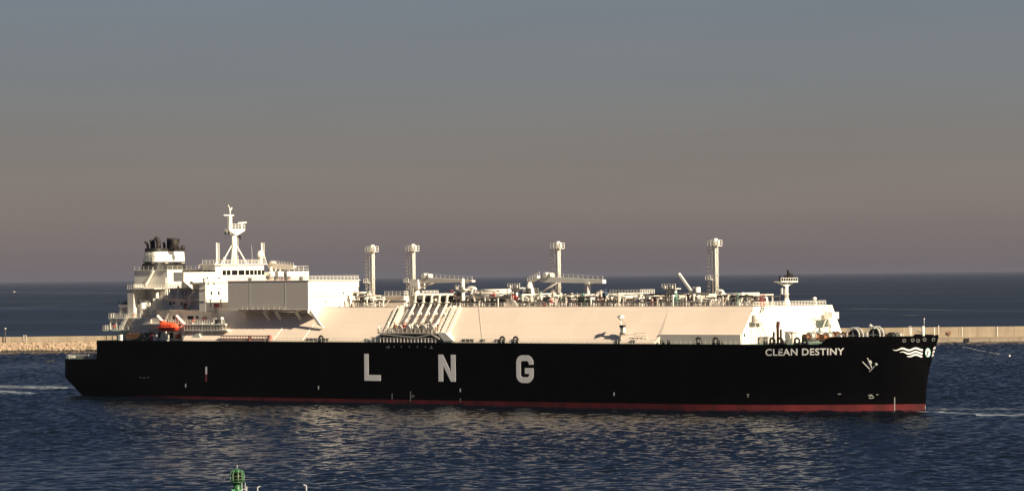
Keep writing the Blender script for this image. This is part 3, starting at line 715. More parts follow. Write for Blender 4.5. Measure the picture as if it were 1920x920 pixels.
# ------------------------------------------------------------------ funnel casing and funnel
CV = 11.0
c0 = A(252, 507, CV)[0]; c1 = A(313, 507, CV)[0]; cz = A(252, 507, CV)[1]
casing = MB().box(c0, c1, -CV, CV, 24, cz).build('funnel_casing', GW, ship)
MB().box(c1, c1 + .1, -CV, CV, 24, cz + .02).build('casing_front', WHITE, casing)
MB().box(c0 - .3, c1 + .3, -CV - .3, CV + .3, cz, cz + .2).box(c1 + .3, -100, -9, 5, cz, cz + .2).build('casing_deck', WHITE, casing)
MB().rail([(c0, CV, cz + .2), (c1 + .2, CV, cz + .2), (c1 + .2, 5, cz + .2), (-101, 5, cz + .2)], 1.0, 2.0, .05, 2).rail([(-101, CV, cz + .2), (-101, -CV, cz + .2)], 1.1, 1.4, .09, 2).build('casing_railing', WHITE, casing)
m = MB(); 
ua, za = A(274, 534, CV + .7); uc, zc = A(288, 508, CV + .7)
m.bar((ua, CV + .7, za), (uc, CV + .7, zc), .9, .3); m.rail([(ua, CV + 1, za), (uc, CV + 1, zc)], 1.0, 1.4, .09, 2); m.build('outside_stair', WHITE, casing)
# lower steps of the casing
l0, lz = A(239, 542, 16); l1, _ = A(250, 542, 16)
low = MB().box(l0, l1, 3, 16, 20, lz).build('engine_casing_step', GW, ship)
MB().box(l1, l1 + .1, 9, 16, 20, lz).build('step_front', WHITE, low)
MB().box(l0 - .2, c1, 3, 16.2, lz, lz + .2).build('step_deck', WHITE, low)
MB().rail([(l0, 16, lz + .2), (l1 + .1, 16, lz + .2), (l1 + .1, 11, lz + .2)], 1.15, 1.0, .1, 3).rail([(l1 + .1, 11.6, lz + .2), (c1 + 3, 11.6, lz + .2)], 1.15, 1.2, .1, 2).build('step_railing', WHITE, low)
m = MB(); pu, _ = A(294.5, 560, 13); zt = A(294.5, 541, 13)[1]; zb = A(294.5, 566, 13)[1]
m.cyl((pu, 13, zb), (pu, 13, zt), .5); m.box(pu - 1, pu + .8, 12, 13.6, zb - 2.2, zb + 1.2); m.build('vent_trunking', WHITE, low)
m = MB(); ub0, zb0 = A(298, 560, 12.6); m.box(ub0, ub0 + 2, 11.1, 12, zb0 - 2, zb0 + 2.4); m.box(ub0 + 3.4, ub0 + 7, 11.1, 11.9, zb0 - 3, zb0 + 1); m.build('vent_louvre', GREYP, low)
# funnel
FV = 6.6
f0 = A(263, 497, FV)[0]; fz0 = cz + .2; fz1 = A(268, 465.5, FV)[1]
f1 = A(354, 480, -FV)[0]
def fring(t, grow=0.0):
    a0 = lerp(f0, f0 + 1.6, t) - grow; a1 = lerp(f1, f1 - .3, t) + grow; w = lerp(FV, FV - .3, t) + grow; r = 2.4; out = []
    for cu, cv, s0 in ((a1 - r, w - r, 0), (a0 + .8, w - .8, 90), (a0 + .8, -w + .8, 180), (a1 - r, -w + r, 270)):
        rr = r if s0 in (0, 270) else .8
        for k in range(6):
            t_ = R(s0 + k * 18); out.append((cu + rr * math.cos(t_), cv + rr * math.sin(t_)))
    return out
def fband(ta, tb, name, mat, par, grow=0.0, lid=False):
    A0, B0 = fring(ta, grow), fring(tb, grow); n = len(A0); za = lerp(fz0, fz1, ta); zb = lerp(fz0, fz1, tb)
    m = MB(); m.add([(p[0], p[1], za) for p in A0] + [(p[0], p[1], zb) for p in B0], [(i, (i + 1) % n, (i + 1) % n + n, i + n) for i in range(n)], True)
    if lid: m.add([(p[0], p[1], zb) for p in B0], [tuple(range(n))])
    return m.build(name, mat, par)
fun = fband(0, 1, 'funnel', WHITE, ship, 0, True)
fband(0, .37, 'lower_black_band', BLK, fun, .04); fband(.85, 1, 'upper_black_band', BLK, fun, .1, True)
m = MB()
for x in (268, 287, 312, 343): 
    if x < 290: u, z = A(x, 493, FV); m.box(u - .5, u + .5, FV + .02, FV + .1, z - .08, z + .08)
    else: v, z = U(x, 493, f1); m.box(f1 + .02, f1 + .15, v - .6, v + .6, z - .08, z + .08)
m.build('funnel_louvre', PIPE, fun)
u, z = A(285, 481, FV); m = MB(); n_ = 20
for k in range(n_):
    a, b_ = 2 * math.pi * k / n_, 2 * math.pi * (k + 1) / n_
    m.bar((u + 1.2 * math.cos(a), FV + .03, z + 1.2 * math.sin(a)), (u + 1.2 * math.cos(b_), FV + .03, z + 1.2 * math.sin(b_)), .22, .14)
m.bar((u - .7, FV + .03, z - .3), (u + .1, FV + .03, z + .6), .25); m.bar((u + .1, FV + .03, z + .6), (u + .7, FV + .03, z - .2), .25); m.bar((u - .5, FV + .03, z - .6), (u + .6, FV + .03, z - .6), .2)
m.bar((u - 1.5, FV + .03, z + .2), (u - 1.2, FV + .03, z + 1.3), .25); m.build('funnel_emblem', M('emblem_grey', (.36, .38, .38), .5), fun)
for x, y, r, bend in ((277, 455.5, .38, -.9), (284, 452, .4, -.4), (288.5, 452, .4, -.4), (297, 448, .7, -.9), (308, 456, .4, -.3), (333.5, 450, .45, .3)):
    u, z = A(x, y, 0); zt = z; MB().pipe([(u, 0, fz1 - .5), (u, 0, zt - r * .8), (u + bend * 1.2, 0, zt + .3)], r, n=12).build('exhaust_pipe', SOOT, fun)
u0, z0 = A(311, 446.5, 0); u1, _ = A(332, 446.5, 0)
m = MB()
for k in range(3): m.cyl((u0 + 1.1 + k * 1.7, -.8 + k * .8, fz1 - .2), (u0 + 1.1 + k * 1.7, -.8 + k * .8, z0 - .3 * (k == 2)), 1.15, 1.1, 14)
m.build('main_uptake', SOOT, fun)
u, z = A(343, 459, 0); MB().ball((u, 0, fz1), .7, 6, 12, 1.2).build('exhaust_cowl', SOOT, fun)

# ------------------------------------------------------------------ aft decks
g0, gz = A(220, 569, 15); g1, _ = A(263, 569, 15)
aft = MB().box(g0, g1, -14, 14.6, gz - 1.0, gz - .3).build('aft_gallery_roof', WHITE, ship)
MB().box(g0 + .3, g1 - .2, -13, 13, gz - .3, gz + .2).build('gallery_roof_gear', STEEL, aft)
m = MB()
for k in range(9): m.bar((lerp(g0, g1, k / 8), 14.3, gz + .1), (lerp(g0, g1, k / 8) + random.uniform(-.8, .8), 14.3, gz + random.uniform(.5, 1.3)), .25)
m.build('roof_antenna', STEEL, aft)
gd = A(204, 595, 18)[1]
MB().cyl((g0 + .6, 14, gd), (g0 + .6, 14, gz - 1), .55).build('gallery_pillar', WHITE, aft)
w0 = A(228, 580, 12)[0]; MB().box(w0, g1 + 2, -11, 12, gd, gz - 1.02).build('gallery_house', GW, aft)
m = MB(); pu0 = A(262, 590, 15)[0]; pu1 = A(266, 590, 15)[0]; m.box(pu0, pu1, 11, 15, gd - .5, gz + 1.2).build('gallery_house_end', WHITE, aft)
e0 = A(203, 595, 18)[0]; e1 = A(262, 595, 18)[0]
d2 = MB().box(e0, e1 + 10, -18, 18, gd - .35, gd).build('aft_upper_deck', WHITE, ship)
MB().rail([(e0, -17.8, gd), (e0, 17.8, gd), (e1, 17.8, gd)], 1.2, 1.0, .1, 3).build('railing', WHITE, d2)
h0 = A(192, 617, 20)[0]; h1 = A(250, 617, 20)[0]; gd3 = A(192, 617.5, 20)[1]
d3 = MB().box(h0, h1 + 16, -20, 20, gd3 - .4, gd3).build('aft_lower_deck', WHITE, ship)
MB().rail([(h0, -19.8, gd3), (h0, 19.8, gd3), (h1, 19.8, gd3)], 1.2, 1.0, .1, 3).build('railing', WHITE, d3)
MB().box(e0 + 4, e1 + 8, -15, 15.4, gd3, gd - .36).build('aft_house', GW, d2)
for k in range(5):
    uu = e0 + .4 + k * 2.6
    if k < 2: MB().box(uu, uu + .35, 17.2, 17.8, gd3, gd - .36).build('arch_post', WHITE, d2)
m = MB()
for k in range(3):
    c = e0 + 1.6 + k * 2.7; pts = [(c + 1.1 * math.cos(R(a)), 17.5, gd3 + 1.3 + 1.2 * math.sin(R(a))) for a in range(0, 181, 20)]; m.tube([(c + 1.1, 17.5, gd3)] + pts + [(c - 1.1, 17.5, gd3)], .16, 6)
m.build('vent_gooseneck', PIPE, d3)
MB().box(h0 + 4, h1 + 14, -17, 18.0, ZD, gd3 - .42).build('steering_gear_house', GW, d3)
for k in range(8): u = h0 + 1 + k * 2.6; MB().bar((u, 19.4, ZD if u > -132 else 11), (u, 19.4, gd3 - .4), .22).build('deck_stanchion', WHITE, d3)
MB().bar((h1 - 2, 20, ZD + 2), (h1 + 7, 20, gd3 - .4), .5).build('deck_brace', WHITE, d3)
# mooring gear on the aft deck behind the rail
def drum(u, v, z, r, L, mat=RUST, name='mooring_winch'):
    m = MB().cyl((u, v - L / 2, z + r + .3), (u, v + L / 2, z + r + .3), r * .62, n=14).cyl((u, v - L / 2, z + r + .3), (u, v - L / 2 + .12, z + r + .3), r, n=16).cyl((u, v + L / 2, z + r + .3), (u, v + L / 2 + .12, z + r + .3), r, n=16)
    w = m.build(name, mat, ship)
    MB().box(u - r * .8, u + r * .8, v - L / 2 - .1, v + L / 2 + .2, z, z + .45).build('winch_bed', STEEL, w); return w
for x in (246, 254, 262, 271, 281): u, _ = A(x, 634, 20); drum(u, 20.3, ZD, 1.0, 1.6, STEEL if x % 2 else RUST)
for x, r_ in ((285, REDEQ), (291, WHITE), (305, WHITE), (313, WHITE), (226, WHITE)):
    u, _ = A(x, 634, 21.6); MB().box(u - .5, u + .5, 21.2, 22.0, ZD, ZD + 1.7).build('deck_locker', r_, ship)
m = MB(); ZS = 11.0
m.rail([(-132.6, 20.6, ZS), (-149.2, 19.6, ZS), (-149.2, -19.6, ZS)], 1.15, 1.0, .12, 3); m.build('stern_railing', WHITE, ship)
m = MB().box(-147.5, -140, 19.0, 19.2, ZS + .95, ZS + 1.3); m.build('stern_canvas_screen', WHITE, ship)
for u, c in ((-146.5, BLK), (-143.6, REDEQ), (-141, WHITE), (-138.6, STEEL), (-136, STEEL), (-134, BLK)):
    MB().cyl((u, 17.8, ZS), (u, 17.8, ZS + 1.2), .45, n=12).cyl((u + .95, 17.8, ZS), (u + .95, 17.8, ZS + 1.2), .45, n=12).ball((u, 17.8, ZS + 1.2), .5, 6, 10, .5).build('mooring_bollard', c, ship)
m = MB(); m.pipe([(-145, 15, ZS), (-145, 15, ZS + 2.6), (-143.5, 15, ZS + 2.6), (-143.5, 15, ZS + 2.1)], .12); m.build('stern_vent', PIPE, ship)

# boat station: davit frames (the boat itself is a thing of its own)
def davit(x):
    u, z = A(x, 600, 22); m = MB()
    m.bar((u, 21.2, ZD), (u, 21.2, ZD + 5.2), .7, .8); m.bar((u, 21.2, ZD + 5.0), (u - 1.2, 23.0, ZD + 7.4), .6, .6); m.bar((u + .5, 20.4, ZD), (u - .7, 21.4, ZD + 4.4), .45)
    return m.build('boat_davit', WHITE, ship)
davit(341); davit(305)
m = MB()
for a in (0, 1, 2, 3): u = A(342 + a * 18, 611, 21.6)[0]; m.bar((u, 21.4, ZD), (u, 21.4, ZD + 5.2), .35)
u0_, z_ = A(346, 607.5, 21.6); u1_, _ = A(424, 612, 21.6)
m.box(u0_, u1_, 21.2, 21.8, z_ - .3, z_ + .1); m.box(u0_, u1_ + .5, 20.0, 21.8, z_ - 1.9, z_ - 1.5); m.rail([(u0_, 21.7, z_ - 1.5), (u1_, 21.7, z_ - 1.5)], 1.1, 1.2, .1, 2)
m.build('embarkation_platform', WHITE, ship)
for x, y in ((403, 605), (409, 605)): u, z = A(x, y, 20.5); MB().cyl((u, 20.5, z - 1), (u, 20.5, z + 1), .6, n=12).build('liferaft_canister', BLK, ship)
m = MB(); u, z = A(416, 597, 21); m.cyl((u, 21, z - 3), (u, 21, z + .3), .14); m.ball((u, 21, z), .6, 6, 10, .8); u, z = A(401, 597, 21); m.cyl((u, 21, z - 3), (u, 21, z), .12); m.bar((u - .9, 21, z), (u + .9, 21, z), .2, .3)
m.build('deck_lamp', WHITE, ship)
m = MB(); u0, z0 = A(356, 636, 21.5); u1, z1 = A(373, 625, 21.5); m.prism([(u0 - 1, ZD), (u1 + 1.5, ZD), (u1 + .6, z1), (u1 - .6, z1)], 'v', 20, 22); m.build('canvas_cover', WHITE, ship)
# store rails / accommodation ladder stowed along the side
g0_, gzz = A(415, 629.5, 22.4); g1_, _ = A(503, 630, 22.4)
m = MB().box(g0_, g1_, 22.2, 22.7, gzz - .1, gzz + .25); m.box(g0_, g1_, 22.2, 22.7, ZD + .1, ZD + .35)
for k in range(18): uu = lerp(g0_, g1_, k / 17); m.bar((uu, 22.5, ZD + .2), (uu, 22.5, gzz), .14)
m.build('accommodation_ladder', M('ladder_pink', (.55, .38, .34), .5), ship)
m = MB().box(g1_, g1_ + 1.0, 22.0, 22.8, ZD, gzz + .3).box(g1_ - 7.6, g1_ - 7.1, 22.1, 22.8, ZD, gzz + .25); m.build('ladder_frame', M('dull_red', (.28, .10, .08), .6), ship)

# ------------------------------------------------------------------ vent masts on the trunk
for x, y, hx in ((696, 461, 0), (772, 459, 0), (1044, 453.5, 0), (1339, 447.5, 0)):
    u, zt = A(x + .5, y, 0); zt = 43.3
    vm_ = MB().cyl((u + .45, 0, TT), (u + .45, 0, zt - 1.2), .36, n=14); vm_.cyl((u - .6, 0, TT), (u - .6, 0, zt - 1.4), .24, n=10).cyl((u + 1.25, .2, TT), (u + 1.25, .2, zt - 1.4), .08, n=8)
    for zz in range(int(TT) + 3, int(zt) - 2, 3): vm_.bar((u - .8, 0, zz), (u + 1.3, 0, zz), .12)
    vm_.cyl((u + .1, 0, TT), (u + .1, 0, TT + 1.8), 1.2, .55, n=10); vo_ = vm_.build('vent_mast', WHITE, ship)
    m = MB().box(u - 1.4, u + 1.6, -1.1, 1.1, zt - 1.8, zt - 1.65); m.rail([(u - 1.4, 1.1, zt - 1.7), (u + 1.6, 1.1, zt - 1.7), (u + 1.6, -1.1, zt - 1.7)], 1.4, 1.0, .11, 2); m.rail([(u - 1.4, 1.1, zt - 1.7), (u - 1.4, -1.1, zt - 1.7)], 1.4, 1.1, .11, 2); m.build('head_platform', WHITE, vo_)
    m = MB().cyl((u - .5, 0, zt - 1.6), (u - .5, 0, zt - .1), .42, n=10).cyl((u + .4, 0, zt - 1.6), (u + .4, 0, zt + .05), .55, .6, n=12); m.cyl((u + 1.3, 0, zt - 1.6), (u + 1.3, 0, zt - .3), .32, n=10); m.ball((u + .4, 0, zt), .58, 6, 12, .4); m.build('vent_head', WHITE, vo_)
    m = MB().ladder((u - 1.9, 0, TT), (u - 1.9, 0, zt - 1.6), .7, .55, .09)
    k = 0
    for zz in range(int(TT) + 2, int(zt) - 1, 1):
        if zz % 2: m.bar((u - 1.95, 0, zz + .5), (u - .6, 0, zz + .5), .10)
        m.box(u - 2.35, u - 1.5, .3, .42, zz, zz + .12)
    m.build('mast_ladder', PIPE, vo_)
    zp = TT + 6.8; m = MB().box(u - 2.3, u - .4, -1, 1, zp, zp + .15).rail([(u - 2.3, 1, zp), (u - .6, 1, zp)], 1.1, .9, .12, 2); m.build('rest_platform', WHITE, vo_)
    m = MB().bar((u - 3.2, .6, TT), (u - .8, 0, TT + 3), .35).bar((u + 3, .6, TT), (u + .4, 0, TT + 3), .35); m.build('mast_foot_brace', WHITE, vo_)

# ------------------------------------------------------------------ trunk-top rooms, pipes, frames, clutter
def pxbox(x0, x1, y0, y1, v, deep, name, mat, par=ship):
    u0, z1 = A(x0, y0, v); u1, _ = A(x1, y0, v); _, z0 = A(x0, y1, v)
    return MB().box(u0, u1, v - deep, v, max(z0, TT), z1).build(name, mat, par), u0, u1, z1
# room aft of the manifold
rm_, u0, u1, z1 = pxbox(722, 757, 556, 576, 9, 14, 'manifold_room', GREYP)
MB().box(u1, u1 + .1, -5, 9, TT, z1).build('room_front', WHITE, rm_)
MB().box(u0 - .2, u1 + .3, -5.2, 9.3, z1, z1 + .2).rail([(u0, 9.1, z1 + .2), (u1 + .2, 9.1, z1 + .2), (u1 + .2, -5, z1 + .2)], 1.3, 1.5, .12, 3).build('room_railing', WHITE, rm_)
rm_, u0, u1, z1 = pxbox(1190, 1201, 556, 575, 13, 6, 'motor_room', WHITE)
# raised walkway platform
u0, z1 = A(1144, 553, 11); u1, _ = A(1200, 553, 11)
wk = MB().box(u0, u1, 5, 11, z1 - .2, z1).rail([(u0, 11, z1), (u1, 11, z1), (u1, 5, z1)], 1.35, 1.0, .1, 3)
for k in range(6): wk.bar((lerp(u0, u1, k / 5), 10.6, TT), (lerp(u0, u1, k / 5), 10.6, z1), .25)
wk.build('raised_walkway', WHITE, ship)
pxbox(1154, 1176, 565, 576, 12, 3, 'equipment_cabinet', GREYP); pxbox(948, 962, 562, 576, 13, 4, 'equipment_cabinet', GREYP)
# long header pipes
def header(x0, x1, y, v, r, mat=PIPE, name='cargo_header_pipe', drop=True):
    u0, z = A(x0, y, v); u1, _ = A(x1, y, v)
    m = MB().cyl((u0, v, z), (u1, v, z), r, n=12)
    k = max(1, int((u1 - u0) / 7))
    for i in range(k + 1):
        uu = lerp(u0, u1, i / k); m.cyl((uu - .12, v, z), (uu + .12, v, z), r * 1.25, n=12)
    o = m.build(name, mat, ship)
    for i in range(k + 1):
        s = MB(); uu = lerp(u0, u1, i / k) + .6; s.bar((uu, v - r - .2, TT), (uu, v - r - .2, z), .22); s.bar((uu, v + r + .2, TT), (uu, v + r + .2, z), .22); s.bar((uu, v - r - .4, z - r - .1), (uu, v + r + .4, z - r - .1), .22); s.build('pipe_support', PIPE, o)
    return o
header(852, 955, 550.5, 9, .45); header(888, 955, 546, 3, .6, WHITE); header(890, 955, 556.5, 12, .62); header(1060, 1112, 555, 8, .5); header(1052, 1190, 559, 2, .45, STEEL)
header(1208, 1253, 556, 8, .5); header(1265, 1322, 556, 5, .5, STEEL); header(1350, 1420, 556, 8, .48); header(662, 690, 549, 5, .35, WHITE); header(700, 722, 560, 4, .4, WHITE)
header(960, 1035, 561, 10, .45, WHITE); header(1140, 1192, 557.5, 12, .5, WHITE); header(862, 1030, 567, 13.5, .3, STEEL); header(1070, 1330, 567, 13.5, .28, STEEL); header(662, 760, 565, 12, .3, STEEL)
def loop(x0, x1, ytop, ybot, v, r=.35, mat=PIPE):
    u0, z1 = A(x0, ytop, v); u1, _ = A(x1, ytop, v)
    MB().pipe([(u0, v, TT), (u0, v, z1), (u1, v, z1), (u1, v, TT)], r).build('pipe_expansion_loop', mat, ship)
loop(1118, 1134, 549, 560, 8, .42); loop(1416, 1426, 556, 565, 9, .3, WHITE); loop(1428, 1438, 557, 565, 9, .3, WHITE); loop(1342, 1356, 545, 565, 2, .4, WHITE); loop(876, 892, 540, 556, 2, .55, WHITE)
loop(1005, 1030, 560, 570, 11, .35, WHITE); loop(1203, 1208, 556, 570, 8, .4)
# valve manifold clusters: individual valves and small machines
VK = []
def valve(u, v, z, s, mat):
    m = MB().cyl((u - .5 * s, v, z), (u + .5 * s, v, z), .32 * s, n=8).cyl((u, v, z), (u, v, z + .9 * s), .13 * s, n=6).cyl((u, v, z + .85 * s), (u, v, z + 1.0 * s), .42 * s, n=10)
    m.cyl((u - .5 * s, v, z), (u - .4 * s, v, z), .5 * s, n=8).cyl((u + .4 * s, v, z), (u + .5 * s, v, z), .5 * s, n=8)
    m.bar((u, v, z), (u, v, z - 1.0 * s), .14); return m.build('valve', mat, ship)
mats = [PIPE, WHITE, STEEL, STEEL, REDEQ, PIPE, GRNEQ, STEEL, BLUEQ]
zones = [(664, 722, 14), (780, 850, 14), (860, 955, 22), (960, 1040, 24), (1052, 1140, 16)]
nval = 0
for x0, x1, n_ in zones:
    for k in range(n_):
        x = lerp(x0, x1, (k + random.random() * .8) / n_); v = random.uniform(2, 14); u, _ = A(x, 570, v)
        valve(u, v, TT + random.uniform(.8, 3.6), random.uniform(.8, 1.5), random.choice(mats)); nval += 1
def pump(u, v, mat, s):
    MB().cyl((u, v, TT), (u, v, TT + 1.4 * s), .55 * s, n=12).cyl((u, v, TT + 1.4 * s), (u, v, TT + 2.4 * s), .35 * s, .3 * s, n=10).cyl((u, v, TT + 1.35 * s), (u, v, TT + 1.5 * s), .75 * s, n=12).ball((u, v, TT + 2.4 * s), .33 * s, 6, 10).build('pump_motor', mat, ship)
for x, c in ((668, STEEL), (684, WHITE), (708, STEEL), (870, WHITE), (884, BLK), (905, STEEL), (926, WHITE), (938, STEEL), (962, REDEQ), (978, GRNEQ), (985, STEEL), (1012, WHITE), (1020, RUST), (1060, REDEQ), (1071, WHITE), (1078, REDEQ), (1086, STEEL),
             (1094, GRNEQ), (1098, WHITE), (1108, LAMPM), (1118, LAMPM), (1126, REDEQ), (1133, STEEL), (1148, BLUEQ), (1160, REDEQ), (1184, GREYP), (1214, BLUEQ), (1223, REDEQ), (1228, REDEQ), (1240, BLUEQ), (1262, GRNEQ), (1268, GRNEQ), (1280, RUST), (1290, STEEL),
             (1298, BLK), (1325, STEEL), (1351, REDEQ), (1356, REDEQ), (1366, STEEL), (1374, BLUEQ), (1384, GRNEQ), (1394, WHITE), (1400, LAMPM), (1408, LAMPM), (1427, REDEQ), (1432, REDEQ)):
    v = random.uniform(6, 13); u, _ = A(x, 570, v); pump(u, v, c, random.uniform(.95, 1.35))
# support frames (portal frames over the pipes)
def portal(x, v0, v1, z, name='pipe_frame', mat=PIPE):
    u, _ = A(x, 570, v1); MB().bar((u, v0, TT), (u, v0, z), .28).bar((u, v1, TT), (u, v1, z), .28).bar((u, v0 - .3, z), (u, v1 + .3, z), .3).bar((u, v0, TT + .3), (u, v1, z - .2), .14).build(name, mat, ship)
for k, x in enumerate(list(range(664, 724, 12)) + list(range(856, 960, 13)) + list(range(968, 1038, 12)) + list(range(1056, 1200, 13)) + list(range(1210, 1330, 13)) + list(range(1352, 1420, 13))):
    portal(x, 2 + k % 3, 11 + k % 4, TT + 2.2 + (k * 37 % 10) * .14, mat=(PIPE, STEEL, WHITE)[k % 3])
# low pipe racks and trays on the trunk top; black boxes added as shade behind
rr = random.Random(11)
for x0, x1 in ((662, 722), (776, 848), (852, 955), (960, 1038), (1050, 1190), (1203, 1335), (1345, 1422)):
    for q in range(5):
        v = 3 + q * 2.3; za = TT + rr.uniform(.6, 3.2); u0, _ = A(x0 + rr.uniform(0, 10), 570, v); u1, _ = A(x1 - rr.uniform(0, 12), 570, v)
        MB().cyl((u0, v, za), (u1, v, za), rr.uniform(.12, .28), n=8).build('service_pipe', (STEEL, PIPE, STEEL, WHITE, BLK)[(q + int(x0)) % 5], ship)
    u0, _ = A(x0 + 2, 570, 1); u1, _ = A(x1 - 2, 570, 1); MB().box(u0, u1, -3, .5, TT, TT + 2.3).build('shade_backdrop', BLK, ship)  # black box added as the shade in the gaps
    n_ = int((x1 - x0) / 6)
    for q in range(n_):
        v = rr.uniform(7, 14.5); u, _ = A(x0 + 4 + q * 6 + rr.uniform(-2, 2), 570, v); h = rr.uniform(1.2, 3.4)
        o = MB().bar((u, v, TT), (u, v, TT + h), rr.uniform(.18, .34)).bar((u - rr.uniform(.3, 1.2), v, TT + h), (u + rr.uniform(.3, 1.2), v, TT + h), .22).bar((u, v, TT + .1), (u + rr.uniform(-1.5, 1.5), v - 1, TT + h), .14).build('support_post', (WHITE, PIPE, STEEL)[q % 3], ship)
# sloping access housing (light wedge) beside the lamp post
u0, z0 = A(946, 572, 13); u1, _ = A(968, 572, 13)
MB().prism([(u0, TT), (u0 + 2.2, TT + 2.2), (u1 - 1.3, TT + 2.2), (u1 + .6, TT)], 'v', 9, 14).build('access_hatch', GREYP, ship)
m = MB().prism([(u1 - 1.25, TT + 2.25), (u1 + .7, TT + .05), (u1 + 1.7, TT + .05), (u1 - .25, TT + 2.25)], 'v', 9, 14.1).build('hatch_slide', WHITE, ship)
# lamp towers on the trunk
def lamp_tower(x, ytop, v, w=3.2, legs=1, r=.35):
    u, z = A(x, ytop, v)
    t = MB()
    if legs == 1: t.cyl((u, v, TT), (u, v, z - 1.2), r, n=10)
    else:
        for du in (-1.3, 0, 1.3): t.cyl((u + du, v, TT), (u + du, v, z - 1.2), .38, n=10)
    t = t.build('lamp_tower', WHITE, ship)
    MB().box(u - w / 2, u + w / 2, v - 1.2, v + 1.2, z - 1.35, z - 1.15).bar((u - w / 2, v, z - 1.2), (u, v, z - 2.1), .3).bar((u + w / 2, v, z - 1.2), (u, v, z - 2.1), .3).rail([(u - w / 2, v + 1.2, z - 1.2), (u + w / 2, v + 1.2, z - 1.2)], 1.2, .9, .12, 2).build('tower_platform', WHITE, t)
    for d in (-1.2, 1.2): MB().box(u + d - .35, u + d + .35, v + 1.25, v + 1.6, z - 1.1, z - .5).build('floodlight', PIPE, t)
    return t
lamp_tower(968.5, 531, 13, 4.2); lamp_tower(1259, 532, 10, 4.4, 3); lamp_tower(868, 534, 13, 3.0, 1, .5)
u, z = A(868, 525, 13); MB().cyl((u, 13, 29), (u, 13, z), .45, n=10).ball((u, 13, z), .5, 6, 10).build('derrick_post', WHITE, ship)

# ------------------------------------------------------------------ hose cranes
def crane(xp, v, x0, y0, x1, y1, deep0, deep1, mat, boomrest=None, ped_top=None):
    ub0, zb0 = A(x0, y0, v); ub1, zb1 = A(x1, y1, v); up_, zp = A(xp, 545, v)
    zt = (ped_top or zb0)
    c = MB().cyl((up_, v, TT), (up_, v, zt - 3.2), 1.3, 1.1, 14).box(up_ - 1.5, up_ + 1.5, v - 1.5, v + 1.5, zt - 3.2, zt - .6).build('hose_crane', WHITE, ship)
    MB().prism([(ub0, zb0 - deep0), (ub0 - .6, zb0 - deep0 / 2), (ub0, zb0), (ub1, zb1), (ub1, zb1 - deep1)], 'v', v - .7, v + .7).build('boom', mat, c)
    MB().rail([(ub0 + 2.8, v + .6, zb0), (ub1, v + .6, zb1)], .95, 1.7, .08, 2).build('boom_railing', WHITE, c)
    MB().cyl((ub0 + 1.6, v - .9, zb0 + .35), (ub0 + 1.6, v + 1.1, zb0 + .35), .75, n=12).box(ub0 + .4, ub0 + 3.6, v - .8, v + .9, zb0 - .1, zb0 + .5).cyl((ub0 + 3.2, v - .8, zb0 + .5), (ub0 + 3.2, v + 1, zb0 + .5), .45, n=10).build('luffing_winch', WHITE, c)
    MB().cyl((up_ + .9, v + .4, zt - 3.2), (ub0 + (ub1 - ub0) * .32, v + .4, zb0 - deep0 * .7), .22).build('luffing_cylinder', PIPE, c)
    MB().rail([(up_ - 1.8, v + 1.6, zt - 3.3), (up_ + 1.8, v + 1.6, zt - 3.3)], 1.2, .9, .1, 2).build('crane_railing', WHITE, c)
    if boomrest:
        ur, _ = A(boomrest, 550, v); zr_ = lerp(zb0, zb1, (ur - ub0) / (ub1 - ub0)) - lerp(deep0, deep1, (ur - ub0) / (ub1 - ub0))
        MB().cyl((ur, v, TT), (ur, v, zr_), .75, .5, 10).box(ur - .6, ur + .8, v - .9, v + .9, zr_ - .3, zr_ + .25).build('boom_rest', WHITE, c)
        MB().ladder((ur - 1.3, v, TT), (ur - 1.3, v, zr_), .5, .6, .09).build('rest_ladder', PIPE, c)
    return c
crane(783, 6, 790, 519.5, 888, 525, 1.7, .5, GREYP, 870)
crane(995, 6, 1017, 518, 1133, 524, 1.55, 1.0, WHITE, 1104, 31.6)
m = MB(); u0, z0 = A(993, 529, 6); u1, z1 = A(1010, 519, 6); m.bar((u0, 6, z0), (u1, 6, z1), 1.4, .8); m.rail([(u0, 6.8, z0 + .3), (u1 + 1, 6.8, z1 + .5)], .9, .9, .08, 2); m.ball((u0 + .6, 6.4, z0 - 1.6), 1.2, 7, 12, 1.5); m.build('crane_tail', WHITE, ship)
# small provision crane (boom raised) beside the forward vent mast
u0, z0 = A(1305, 558, 6); u1, z1 = A(1274, 514.5, 6); up_, _ = A(1309, 560, 6)
pc = MB().cyl((up_, 6, TT), (up_, 6, A(1309, 538, 6)[1]), .75, .65, 12).build('provision_crane', WHITE, ship)
MB().bar((u0, 6, z0), (u1, 6, z1), .5, .6).ball((u1, 6, z1), .45, 6, 10).build('boom', WHITE, pc)
MB().ladder((up_ - 1.4, 6, TT), (up_ - 1.4, 6, 31), .5, .6, .09).build('crane_ladder', PIPE, pc)
u2, z2 = A(1266, 533, 6); MB().tube([(u1, 6, z1), (u2, 6, z2)], .04, 4).build('hoist_wire', STEEL, pc)
# aft crane boom resting beside the wheelhouse
u0, z0 = A(506, 493, -12); u1, z1 = A(553, 498, -12); b_ = MB().cyl((u0 + 1, -12, 33.8), (u0 + 1, -12, z0 - 1), .9, .8, 12).build('aft_crane', WHITE, ship)
MB().prism([(u0, z0 - 1.5), (u0 - .4, z0 - .4), (u0 + 1, z0), (u1, z1), (u1, z1 - .5), (u0 + 7.5, z1 - 1.1)], 'v', -12.6, -11.4).build('boom', GREYP, b_)
MB().rail([(u0 + 1, -11.4, z0), (u1, -11.4, z1)], .8, 1.2, .08, 2).ball((u0 + 1.8, -11.5, z0 + .1), .8, 6, 10, .6, 1.8).build('boom_railing', WHITE, b_)

